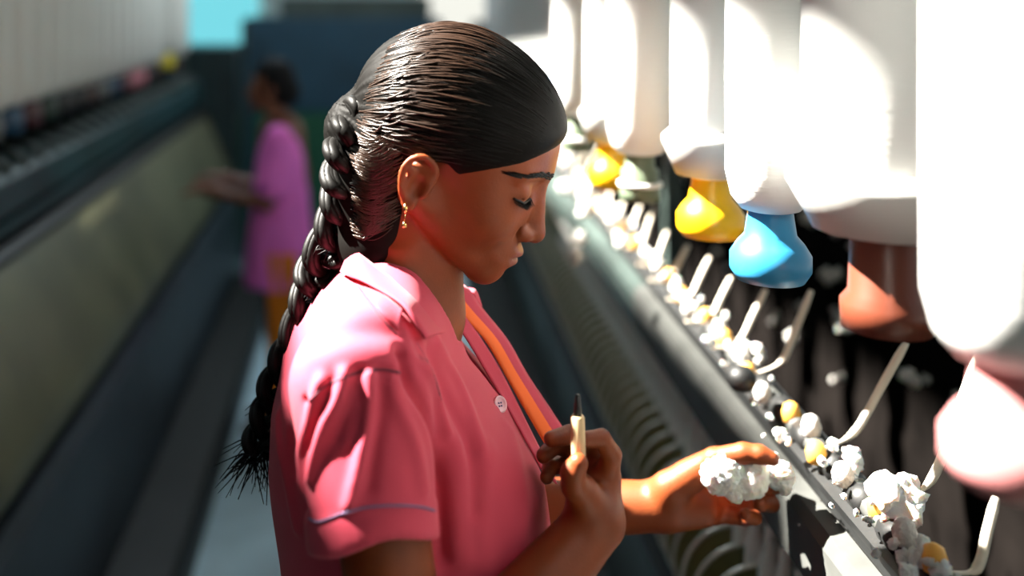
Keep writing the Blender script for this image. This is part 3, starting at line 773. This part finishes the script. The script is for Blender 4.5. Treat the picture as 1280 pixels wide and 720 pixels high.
# separators between the spindles: D shaped olive plates with a bright rim
def sep_mesh():
    m = MB(); c = Vector((.485, 0, .735)); r = .083; n = 26; th = .0012
    arc = [(c.x + r * math.cos(a), c.z + r * math.sin(a)) for a in [R(100) + R(150) * i / n for i in range(n + 1)]]
    prof = arc + [(c.x + .035, c.z - .078), (c.x + .045, c.z + .05)]
    m.extrude_y(prof, -th, th, 0)
    m.tube([(x, 0, z) for x, z in arc], .0032, 6, 1)
    m.tube([(arc[0][0], 0, arc[0][1]), (c.x + .004, 0, c.z + .098), (c.x + .018, 0, c.z + .106)], .0016, 5, 1)
    return m
s0_ = sep_mesh().build('separator', [OLIVE, BRIGHT], frame_r, False)
k = 0; y = -.42
while y < 4.4:
    o = s0_ if k == 0 else s0_.copy()
    if k: COL.objects.link(o)
    o.location = (0, y, 0); k += 1; y += .0555
# cops on their spindles
def cop_fn(m):
    m.lathe([(.004, -.088), (.004, -.002), (.013, 0), (.013, .006), (.006, .008)], seg=14, mi=1)
    m.lathe([(.010, .006), (.0165, .02), (.0175, .07), (.0165, .095), (.0085, .13), (.0075, .15), (.006, .152)], seg=16, mi=0)
    m.lathe([(.0055, .15), (.0050, .175), (.0020, .182)], seg=10, mi=1)
COPS = []
m = MB(); cop_fn(m); c0 = m.build('yarn_cop', [YARN, STEEL], None, True)
k = 0; y = -.42 + .0278
while y < 3.4:
    o = c0 if k == 0 else c0.copy()
    if k: COL.objects.link(o)
    o.location = FR(.485, y, .735); o['label'] = 'slim yarn cop spinning between the olive separators'; o['category'] = 'yarn cop'; o['group'] = 'cops on the spindles of the right frame'
    k += 1; y += .0555
# curved cream rods rising out of the roller line
RODS = [((1180, 715), (1245, 622), .836), ((1110, 640), (1222, 445), .93), ((1010, 567), (1133, 428), 1.055), ((941, 468), (1014, 363), 1.275),
        ((890, 435), (957, 362), 1.385), ((857, 402), (914, 347), 1.495), ((835, 374), (887, 322), 1.605), ((812, 350), (860, 306), 1.715),
        ((797, 330), (834, 290), 1.83), ((783, 310), (818, 258), 1.95), ((768, 292), (800, 258), 2.07), ((754, 272), (786, 236), 2.20), ((742, 254), (770, 222), 2.36)]
ROOTS = []
iv = Matrix.Rotation(TH, 4, 'Z')
for (a, b, Y) in RODS:
    A = P(a[0], a[1], Y); B = P(b[0], b[1], Y + .03); K = A.lerp(B, .38) + Vector((.012, 0, -.018))
    pts = smooth_path([iv @ A, iv @ (A.lerp(K, .55) + Vector((.002, 0, -.004))), iv @ K, iv @ K.lerp(B, .5), iv @ B], 5)
    n = len(pts); rad = [.0019 + .0023 * min(1, max(0, (i / (n - 1) - .30) / .15)) - .0012 * max(0, (i / (n - 1) - .9) / .1) for i in range(n)]
    m = MB(); m.tube(pts, rad, 8); m.build('guide_rod', RODM, frame_r, True)
    ROOTS.append(A)
for i in range(14):          # the same rods further down the frame and behind the camera
    y = 2.5 + i * .115 if i < 11 else .70 - (i - 11) * .11
    A = Vector((.415, y, 1.135)); B = A + Vector((.075, .02, .085)); K = A + Vector((.035, .01, .014))
    m = MB(); m.tube(smooth_path([A, A.lerp(K, .5) + Vector((0, 0, -.003)), K, B], 5), .0032, 7); m.build('guide_rod', RODM, frame_r, True)
# ochre end caps and small brackets along the rollers
OCH = mat('ochre_plastic', (.80, .40, .06), .5)
rr = random.Random(5)
for i in range(34):
    y = .80 + i * .0555 + rr.uniform(-.008, .008); m = MB()
    c = Vector((.416 + rr.uniform(-.008, .008), y, 1.142 + rr.uniform(-.004, .008)))
    m.lathe([(.004, -.012), (.0085, -.010), (.0105, .0), (.0075, .009), (.0025, .012)], c, 12)
    m.build('roller_cap', OCH if i % 2 else LINT, frame_r, True)
def knob(m): m.lathe([(.002, -.013), (.012, -.011), (.0165, -.002), (.0155, .006), (.010, .013), (.002, .015)], iv @ P(927, 474, 1.19), 20)
part('roller_knob', BLACKM, knob, frame_r, True, 'black rounded roller knob')
def legs_fn(m):
    y = YA + .2
    while y < YB: m.box(.56, .64, y, y + .10, 0.0, .58); m.box(1.06, 1.14, y, y + .10, 0, .58); y += 1.5
part('headstock', TEAL, lambda m: m.box(.42, 1.25, YB, YB + .5, 0, 1.45, bev=.02), frame_r)

# ---------------------------------------------------------------- cotton: wads and tufts
def cotton_mesh(name, r, seed, el=(1, 1, 1), lumps=5, sub=4, rough=.45):
    rn = random.Random(seed); bm = bmesh.new()
    for i in range(lumps):
        c = Vector((rn.uniform(-1, 1) * el[0], rn.uniform(-1, 1) * el[1], rn.uniform(-1, 1) * el[2])) * r * .55
        rad = r * rn.uniform(.42, .72)
        q = bmesh.ops.create_icosphere(bm, subdivisions=sub, radius=rad)
        for v in q['verts']:
            p = v.co.copy(); s = 1 + rough * mnoise.fractal(p / r * 2.2 + Vector((seed * 3.1, i * 7.7, 0)), 1.0, 2.2, 4)
            s += .16 * mnoise.noise(p / r * 7 + Vector((i * 3, seed, 1)))
            v.co = p * s + c
    me = bpy.data.meshes.new(name); bm.to_mesh(me); bm.free()
    return me
def wisps(m, r, seed, n=14, w=.0004):
    rn = random.Random(seed)
    for i in range(n):
        d = Vector((rn.gauss(0, 1), rn.gauss(0, 1), rn.gauss(0, 1))).normalized(); a = d * r * .5; b = d * r * rn.uniform(1.0, 1.5) + Vector((rn.uniform(-1, 1), rn.uniform(-1, 1), rn.uniform(-1, 1))) * r * .3
        m.tube([a, a.lerp(b, .5) + Vector((rn.uniform(-1, 1), 0, rn.uniform(-1, 1))) * r * .2, b], [w * 2, w, w * .5], 4)
wm = cotton_mesh('cotton_wad', .026, 6, (1.25, .4, .6), 8, 4, .16)
wad = link_mesh('cotton_wad', wm, COTTON); wad.location = P(925, 597, 1.043); wad.rotation_euler = (0, R(12), 0); wad.scale = (1.12, 1.0, 1.18)
tag(wad, 'large white wad of cotton gathered in the palm of her outstretched hand', 'cotton')
w2 = link_mesh('cotton_wad', cotton_mesh('cotton_wad', .016, 9, (.7, .5, 1.2), 6), COTTON); w2.location = P(977, 592, 1.050)
tag(w2, 'smaller cotton wisp between her fingertips and the roller line', 'cotton')
TM = []
for i in range(7):
    me_ = cotton_mesh('lint_tuft', .012, 20 + i, (1, .8, 1), 4, 3, .6); TM.append(me_)
for me_ in TM: me_.materials.append(COTTON); me_.polygons.foreach_set('use_smooth', [True] * len(me_.polygons))
TM2 = [me_.copy() for me_ in TM]
for me_ in TM2: me_.materials[0] = LINT
def tuft(loc, s, k, dusty=False, el=1.0, label=None, group=None):
    o = bpy.data.objects.new('lint_tuft', (TM2 if dusty else TM)[k % 7]); COL.objects.link(o)
    o.location = loc; o.scale = (s, s, s * el); o.rotation_euler = (k * 1.3, k * .7, k * 2.1)
    tag(o, label or 'small white cotton tuft caught along the roller line', 'cotton', group or ('tufts along the roller line' if not label else None)); return o
BIG = [((1120, 632), .93, 1.9, 'big white cotton clump at the foot of the nearest tall rod'), ((1063, 578), 1.03, 1.15, 'white tuft below the bend of the rod beyond her fingertips'),
       ((1136, 470), 1.62, 1.1, 'stray tuft on the dark board right of the upright rod'), ((1058, 410), 1.98, 1.2, 'pale tuft high on the dark board under the brown footed bobbin')]
for i, (p, Y, s, lb) in enumerate(BIG): tuft(P(*p, Y), s, i, label=lb)
rt = random.Random(2)
SM = [(975, 545, .8), (985, 552, .5), (962, 520, .6), (945, 505, .5), (928, 434, .9), (940, 500, .4), (900, 405, 1.0), (908, 396, .8), (893, 418, .7), (882, 425, .6), (866, 383, .8), (872, 400, .6),
      (846, 352, .95), (838, 340, .7), (822, 330, 1.0), (829, 345, .7), (815, 320, .8), (855, 375, .7), (1085, 648, .6), (1070, 640, .5), (1096, 690, .8), (1055, 620, .5), (1045, 600, .6), (800, 300, 1.1), (790, 285, 1.1),
      (1135, 712, .9), (1150, 700, 1.2), (885, 390, .6), (970, 570, .6), (955, 545, .5), (918, 470, .5), (905, 455, .6), (1178, 712, 1.3), (1115, 680, .6), (876, 375, .5), (1040, 632, .4)]
for i, (x, y_, s) in enumerate(SM):
    Y = .455 * 1300 / y_; tuft(P(x, y_, Y), s * rt.uniform(.45, .7) * (Y ** .3), i)
for i in range(44):
    y = rt.uniform(.8, 3.4); tuft(FR(.415 + rt.uniform(-.015, .03), y, 1.14 + rt.uniform(-.005, .015)), rt.uniform(.3, .75), i, i % 3 == 0)
for i in range(30):
    y = rt.uniform(1.3, 3.4); z = rt.uniform(.80, 1.14); tuft(FR(.857, y, z), rt.uniform(.5, 1.5), i, True, label='dusty lint tuft stuck to the dark creel board', group='lint on the creel board')
for i, (x, y_, Y, s) in enumerate([(745, 235, 2.3, 1.8), (730, 262, 2.2, 1.6), (760, 262, 2.1, 1.5), (722, 300, 1.75, 1.3), (735, 245, 2.4, 1.5), (768, 275, 2.0, 1.4), (712, 205, 2.8, 1.9), (720, 320, 1.7, 1.2), (775, 300, 1.9, 1.2), (706, 235, 2.5, 1.4)]):
    tuft(P(x, y_, Y), s, i, True, label='grey fluff hanging from the far end of the rollers', group='fluff at the far rollers')

# ---------------------------------------------------------------- roving bobbins hanging over the frame
def plastic(name, c): return mat(name, c, .35)
def roving(name, foot, r, H, style, label, group=None, seg=32, flange=0.0, hang=.515):
    root = empty(name); tag(root, label, 'bobbin', group)
    m = MB()
    if style == 'dome':      # rounded foot with a bulge
        m.lathe([(.010, .0), (.030, .002), (.036, .012), (.036, .026), (.030, .036), (.023, .044), (.020, .065), (.022, .075)], seg=seg)
    elif style == 'step':    # narrow neck with a pale ring
        m.lathe([(.018, 0), (.026, .002), (.026, .020), (.024, .022), (.024, .042), (.019, .046), (.019, .066), (.016, .07)], seg=seg)
    elif style == 'wide':
        m.lathe([(.012, 0), (.046, .001), (.048, .040), (.042, .055), (.040, .085), (.03, .09)], seg=seg)
    else:
        m.lathe([(.010, 0), (.033, .001), (.034, .022), (.028, .030), (.026, .085), (.024, .09)], seg=seg)
    b = m.build('foot', foot, root, True)
    if style == 'step':
        m = MB(); m.lathe([(.025, .020), (.0285, .021), (.0285, .026), (.025, .027)], seg=seg); m.build('ring', ROVE, b, True)
    z0 = {'dome': .066, 'step': .062}.get(style, .075)
    m = MB(); m.lathe([(.020, z0), (r * .66, z0 + .002), (r * .88, z0 + .014), (r, z0 + .036), (r * 1.01, z0 + .12), (r, H - .07), (r * .8, H - .03), (.022, H)], seg=seg)
    m.build('roving_package', ROVE, root, True)
    if flange:
        m = MB(); m.lathe([(r * .88, z0 + .004), (r + flange, z0 + .040), (r + flange, z0 + .046), (r, z0 + .055)], seg=seg); m.build('flange', mat('grey_plastic_flange', (.50, .50, .48), .5), root, True)
    m = MB(); m.tube([(0, 0, H), (0, 0, hang)], .006, 8); m.build('hanger', STEEL, root, True)
    return root
C_PINK = plastic('pink_plastic', (.50, .19, .19)); C_BLUE = plastic('blue_plastic', (.03, .26, .50)); C_GREEN = plastic('grey_green_plastic', (.13, .17, .11))
C_YEL = plastic('yellow_plastic', (.95, .50, .005)); C_BRN = plastic('brown_plastic', (.13, .032, .016))
BOB = [('pink', C_PINK, 'dome', 1270, 606, .554, .044, 'nearest white roving bobbin with a pink foot at the picture edge', 0),
       ('brown', C_BRN, 'plain', 1108, 412, .82, .062, 'wide greyish roving bobbin with a brown foot', .012),
       ('blue', C_BLUE, 'dome', 963, 352, .966, .040, 'white roving bobbin with a bright blue foot', 0),
       ('yellow', C_YEL, 'dome', 888, 297, 1.146, .042, 'roving bobbin with a large deep yellow foot', .010),
       ('green', C_GREEN, 'step', 800, 252, 1.36, .042, 'roving bobbin with a grey green foot next to the large yellow one', 0),
       ('yellow', C_YEL, 'dome', 766, 236, 1.50, .040, 'roving bobbin with a small yellow foot farther down the frame', .008),
       ('green', C_GREEN, 'step', 722, 190, 1.78, .042, 'farthest distinct bobbin with a grey green foot beside her forehead', 0)]
for nm, fm, stl, px, py, Y, r, lb, fl in BOB:
    o = roving('roving_bobbin', fm, r, .42, stl, lb, flange=fl); o.location = P(px, py, Y)
for i in range(12):
    y = 2.05 + i * .20; o = roving('roving_bobbin', (C_GREEN, C_PINK, C_BLUE)[i % 3], .045, .42, 'plain', 'white roving bobbin far down the right frame', 'far bobbins of the right frame', 16, hang=.512); o.location = FR(.335, y, 1.345)
for i in range(22):        # second row, on the far side of the creel
    y = -.2 + i * .21; o = roving('roving_bobbin', (C_PINK, C_GREEN)[i % 2], .050, .42, 'plain', 'white roving bobbin in the rear row over the creel board', 'rear row of bobbins', 16, hang=.472); o.location = FR(.68, y, 1.385)

# ================================================================ the frame on the left of the aisle
frame_l = empty('ring_spinning_frame', (-.667, 2.4, 0)); tag(frame_l, 'dark spinning frame on the left of the aisle with a long tan cover', 'spinning machine')
TAN = mat('tan_cover_enamel', (.10, .10, .055), .5, noise=.3, nscale=3, bump=.2, bscale=14)
NAVY = mat('blue_grey_enamel', (.018, .027, .038), .5, noise=.3, nscale=4)
LA, LB = -3.6, 3.3
def LX(x): return -(x) + .667     # outward distances -> local x
def prof(pts): return [(-(x - .667), z) for x, z in pts]
part('lower_panel', NAVY, lambda m: m.extrude_y(prof([(.667, .02), (.672, .53), (.69, .56), (1.6, .56), (1.6, 0), (.70, 0)]), LA, LB), frame_l, label='blue grey lower panel')
part('tan_cover', TAN, lambda m: m.extrude_y(prof([(.700, .60), (.690, .61), (.700, .66), (.835, .955), (.855, .965), (.875, .95), (.74, .60)]), LA, LB), frame_l, True, 'long rounded tan cover')
part('base_shade_strip', BLACKM, lambda m: m.extrude_y(prof([(.465, 0), (.47, .08), (.49, .105), (.66, .105), (.665, 0)]), LA, LB), frame_l)  # black strip here too, darkening the floor beside the left frame as shade
part('ring_rail', BLACKM, lambda m: (m.extrude_y(prof([(.74, .56), (.74, .62), (.95, .98), (1.1, .98), (1.1, .56)]), LA, LB), m.extrude_y(prof([(.855, .965), (.84, .985), (.86, 1.0), (.90, .99)]), LA, LB)), frame_l)
part('roller_beam', mat('blue_teal_enamel', (.012, .040, .045), .35, noise=.4, nscale=4), lambda m: (m.extrude_y(prof([(.88, 1.06), (.865, 1.07), (.875, 1.15), (.90, 1.165), (1.02, 1.17), (1.05, 1.06)]), LA, LB), m.extrude_y(prof([(.865, 1.03), (.86, 1.045), (.88, 1.05), (.90, 1.03)]), LA, LB)), frame_l)
part('creel_board', BROWNB, lambda m: m.extrude_y(prof([(1.0, 1.17), (1.02, 1.17), (1.10, 1.36), (1.3, 1.36), (1.3, .56), (1.1, .56), (1.05, 1.0)]), LA, LB), frame_l)
def arms(m):
    y = LA + .05
    while y < LB - .1:
        m.tube([(-(.88 - .667), y, 1.165), (-(.92 - .667), y, 1.19), (-(.99 - .667), y + .01, 1.205)], [.012, .012, .008], 8); y += .14
part('weighting_arms', TEALG, arms, frame_l, True); bpy.data.objects['weighting_arms'].name = 'weighting_arm_row'
bpy.data.objects['weighting_arm_row']['kind'] = 'stuff'
for x in (.93, 1.21): part('creel_rail', TEAL, lambda m: m.box(-(x + .04 - .667), -(x - .667), LA, LB, 1.86, 1.89), frame_l)
for i in range(5):
    y = LA + .02 + 1.7 * i
    part('creel_post', TEAL, lambda m: m.box(-(1.11 - .667), -(1.08 - .667), y, y + .03, 1.36, 1.86), frame_l)
    part('creel_bracket', TEAL, lambda m: m.box(-(1.21 - .667), -(.97 - .667), y, y + .03, 1.86, 1.88), frame_l)

part('headstock', TEAL, lambda m: m.box(-.9, -.01, LB, LB + .5, 0, 1.34, bev=.02), frame_l)
def cops_l(m):
    y = LA + .05
    while y < LB: m.lathe([(.006, .97), (.014, .98), (.016, 1.0), (.012, 1.05)], (-(.91 - .667), y, 0), 10); y += .07
feet = [('blue', (.015, .06, .12)), ('maroon', (.07, .02, .025)), ('dark_green', (.015, .035, .025)), ('black', (.012, .012, .014)), ('black', (.012, .012, .014)), ('brown', (.05, .025, .02)), ('grey', (.12, .13, .13)), ('pink', (.55, .20, .24)), ('maroon', (.07, .02, .025)), ('yellow', (.90, .72, .01))]
FM = [plastic(n + '_foot', c) for n, c in feet]
spots_l = [(i, -.95, 2.86 + i * .165) for i in range(7)]
LBL = ['dark blue', 'maroon', 'dark green', 'black', 'black', 'brown', 'grey', 'pink', 'maroon', 'yellow']
LROV = mat('shaded_roving', (.60, .60, .56), .9, bump=.3, bscale=20, stretch=(1, 1, 8))  # greyer copy of the white roving, shade put into its colour
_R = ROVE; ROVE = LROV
for i in range(21):
    y = 2.05 + (i - 4) * .165 + .8
    k = i - 4
    fi_ = 9 if k == 13 else (7 if k in (9, 10) else (k % 7))
    grp = None if fi_ == 9 else 'bobbins with %s feet on the left frame' % LBL[fi_]
    lb = 'roving bobbin with a bright yellow foot near the far end of the left frame' if fi_ == 9 else 'roving bobbin with a %s foot hanging over the left frame' % LBL[fi_]
    if fi_ == 9 and k != 13: continue
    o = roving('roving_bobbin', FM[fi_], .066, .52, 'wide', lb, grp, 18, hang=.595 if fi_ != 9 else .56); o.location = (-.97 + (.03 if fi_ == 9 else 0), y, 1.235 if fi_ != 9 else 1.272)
    for ch in o.children: pass
for i in range(16):
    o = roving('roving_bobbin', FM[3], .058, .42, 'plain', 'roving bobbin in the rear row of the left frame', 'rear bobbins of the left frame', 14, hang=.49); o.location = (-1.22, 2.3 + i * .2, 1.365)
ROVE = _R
# ================================================================ things at the end of the aisle
CAB1 = mat('dark_blue_enamel', (.010, .045, .075), .45, noise=.25, nscale=3); CAB2 = mat('dark_green_enamel', (.006, .075, .035), .5)
cab = empty('machine_cabinet', (-.15, 6.75, 0)); tag(cab, 'tall dark blue cabinet with a green lower panel across the end of the aisle', 'cabinet')
part('body', CAB1, lambda m: (m.box(-.58, .66, -.3, .4, .93, 1.49, bev=.02), m.box(-.56, .64, -.29, .4, 0, .93)), cab)
part('lower_panel', CAB2, lambda m: m.box(-.50, .60, -.305, -.29, .08, .90, bev=.005), cab)
part('side_strip', TEALG, lambda m: m.box(-.585, -.545, -.315, -.30, .05, 1.47), cab)
part('top_duct', TEALG, lambda m: m.box(-.36, .60, -.1, .3, 1.49, 1.62, bev=.02), cab)
gp = empty('metal_locker', (1.56, 9.2, 0)); tag(gp, 'pale grey locker standing before the far bright window', 'locker')
part('body', mat('pale_grey_enamel', (.55, .52, .50), .6), lambda m: m.box(-.14, .14, -.2, .2, 0, 1.22, bev=.01), gp)
part('door', mat('pale_grey_enamel_door', (.52, .49, .47), .6), lambda m: (m.box(-.12, .12, -.215, -.2, .05, 1.18), m.box(.08, .09, -.23, -.215, .6, .7)), gp)
# ================================================================ the second worker down the aisle
MAG = mat('magenta_cotton', (.95, .20, .74), .8, bump=.1, bscale=300)
SKIN2 = mat('skin_dark', (.20, .07, .035), .5)
PURP = mat('purple_cloth', (.035, .02, .07), .8)
ORG2 = mat('orange_cloth', (.85, .25, .01), .8)
def worker():
    s = .855; cx, cy = P(352, 0, 3.9).x, 3.9
    def W(x, y, z): return Vector((cx - x * s, cy + y * s, z * s))      # x: the way she faces (towards the left frame)
    fd = Field(frange(cx - .55, cx + .25, .006), frange(cy - .35, cy + .35, .006), frange(0, 1.40, .006))
    def C(a, b, ra, rb, k=.02): fd.cone(W(*a), W(*b), ra * s, rb * s, k)
    C((0, 0, .90), (0, 0, 1.10), .12, .11, .04); C((0, 0, 1.10), (.0, 0, 1.28), .11, .10, .04); C((0, -.15, 1.29), (0, .15, 1.29), .05, .05, .04)
    C((.0, 0, 1.30), (.035, 0, 1.42), .048, .045)
    for sy in (-1, 1):
        C((0, sy * .08, .86), (.01, sy * .085, .46), .08, .052); C((.01, sy * .085, .46), (0, sy * .085, .08), .054, .034); C((0, sy * .085, .045), (.14, sy * .09, .025), .034, .024)
        C((0, sy * .17, 1.28), (.05, sy * .19, 1.02), .042, .034); C((.05, sy * .19, 1.02), (.27, sy * .15, 1.06), .032, .024)
        C((.27, sy * .15, 1.06), (.35, sy * .14, 1.07), .026, .020)
        for f in range(4): C((.345, sy * .14 - .024 + f * .016, 1.07), (.40 + .008 * (1.5 - abs(f - 1.5)), sy * .14 - .028 + f * .018, 1.05), .009, .007, .004)
        C((.30, sy * .14 - sy * .02, 1.075), (.355, sy * .14 - sy * .045, 1.08), .010, .008, .006)
    hc = W(.05, 0, 1.51)
    fd.ell(hc + Vector((.012, 0, .012)) , (.088 * s, .072 * s, .088 * s), .01)
    fd.ell(hc + Vector((-.035 * s, 0, -.045 * s)), (.050 * s, .052 * s, .068 * s), .02)
    fd.cone(hc + Vector((-.078 * s, 0, -.01)), hc + Vector((-.100 * s, 0, -.048)), .007, .010, .008)
    fd.ell(hc + Vector((-.078 * s, 0, -.085 * s)), (.012, .02, .006), .006); fd.ell(hc + Vector((-.068 * s, 0, -.108 * s)), (.015, .018, .012), .01)
    for sy in (-1, 1):
        fd.ell(hc + Vector((-.088 * s, sy * .028, -.018)), (.010, .014, .009), .008, 's'); fd.ell(hc + Vector((.012, sy * .068, -.03)), (.013, .008, .024), .005)
    V, Fq = fd.mesh('w'); root = link_mesh('person', mesh_np('person', relax(V, Fq, 1), Fq), SKIN2)
    tag(root, 'worker in a magenta shirt and orange cloth standing by the left frame, blurred', 'person')
    fd = Field(frange(cx - .35, cx + .25, .007), frange(cy - .35, cy + .35, .007), frange(.50, 1.22, .007))
    T = [(1.335, .03, .05), (1.31, .055, .13), (1.27, .085, .175), (1.20, .105, .185), (1.05, .125, .175), (.95, .13, .17), (.85, .145, .19), (.645, .165, .215)]
    tab = [(z * s, cx - a * s * 1.0, cx + a * s * .95, b * s) for z, a, b in T]
    fd.op(lambda X, Y, Z: d_loft(X, Y, Z, tab, cy), (cx - .2, cy - .25, .50), (cx + .2, cy + .25, 1.22), .01)
    for sy in (-1, 1): fd.cone(W(0, sy * .165, 1.285), W(.035, sy * .195, 1.10), .060 * s, .066 * s, .03)
    V, Fq = fd.mesh('w'); n = vnormals(V, Fq); V = V + n * (.004 * np.sin(V[:, 1] * 60 + V[:, 2] * 12) * np.clip((1.0 - V[:, 2]) * 2, 0, 1))[:, None]
    link_mesh('shirt', mesh_np('shirt', V, Fq), MAG, root)
    fd = Field(frange(hc.x - .13, hc.x + .17, .004), frange(cy - .12, cy + .12, .004), frange(hc.z - .16, hc.z + .13, .004)); HAIR2 = mat('matte_black_hair', (.005, .005, .006), .7, spec=.2)
    fd.ell(hc + Vector((.016, 0, .016)), (.094 * s, .082 * s, .094 * s), .01); fd.ell(hc + Vector((.055, 0, -.035)), (.062, .062, .06), .02)
    fd.op(lambda X, Y, Z: np.maximum(X - (hc.x - .018), Z - (hc.z + .028)), (hc.x - .13, cy - .12, hc.z - .16), (hc.x - .018, cy + .12, hc.z + .028), .006, 's')
    V, Fq = fd.mesh('w'); link_mesh('hair', mesh_np('hair', relax(V, Fq, 1), Fq), HAIR2, root)
    o = legs(root, cx - .02, cy, s, PURP, None); 
    # orange cloth hanging at her side
    m = MB(); rows = []
    for i in range(14):
        z = .70 - i * .045; rows.append([(cx + .015 + .05 * t + .006 * math.sin(t * 9 + i * .6), cy - .168 - .018 * math.sin(t * 8 + 1), z * s / .87) for t in (-1, -.6, -.2, .2, .6, 1)])
    m.grid(rows); o = m.build('scarf', ORG2, root, True); sm = o.modifiers.new('thickness', 'SOLIDIFY'); sm.thickness = .006; o['label'] = 'orange cloth hanging at her side'
worker()
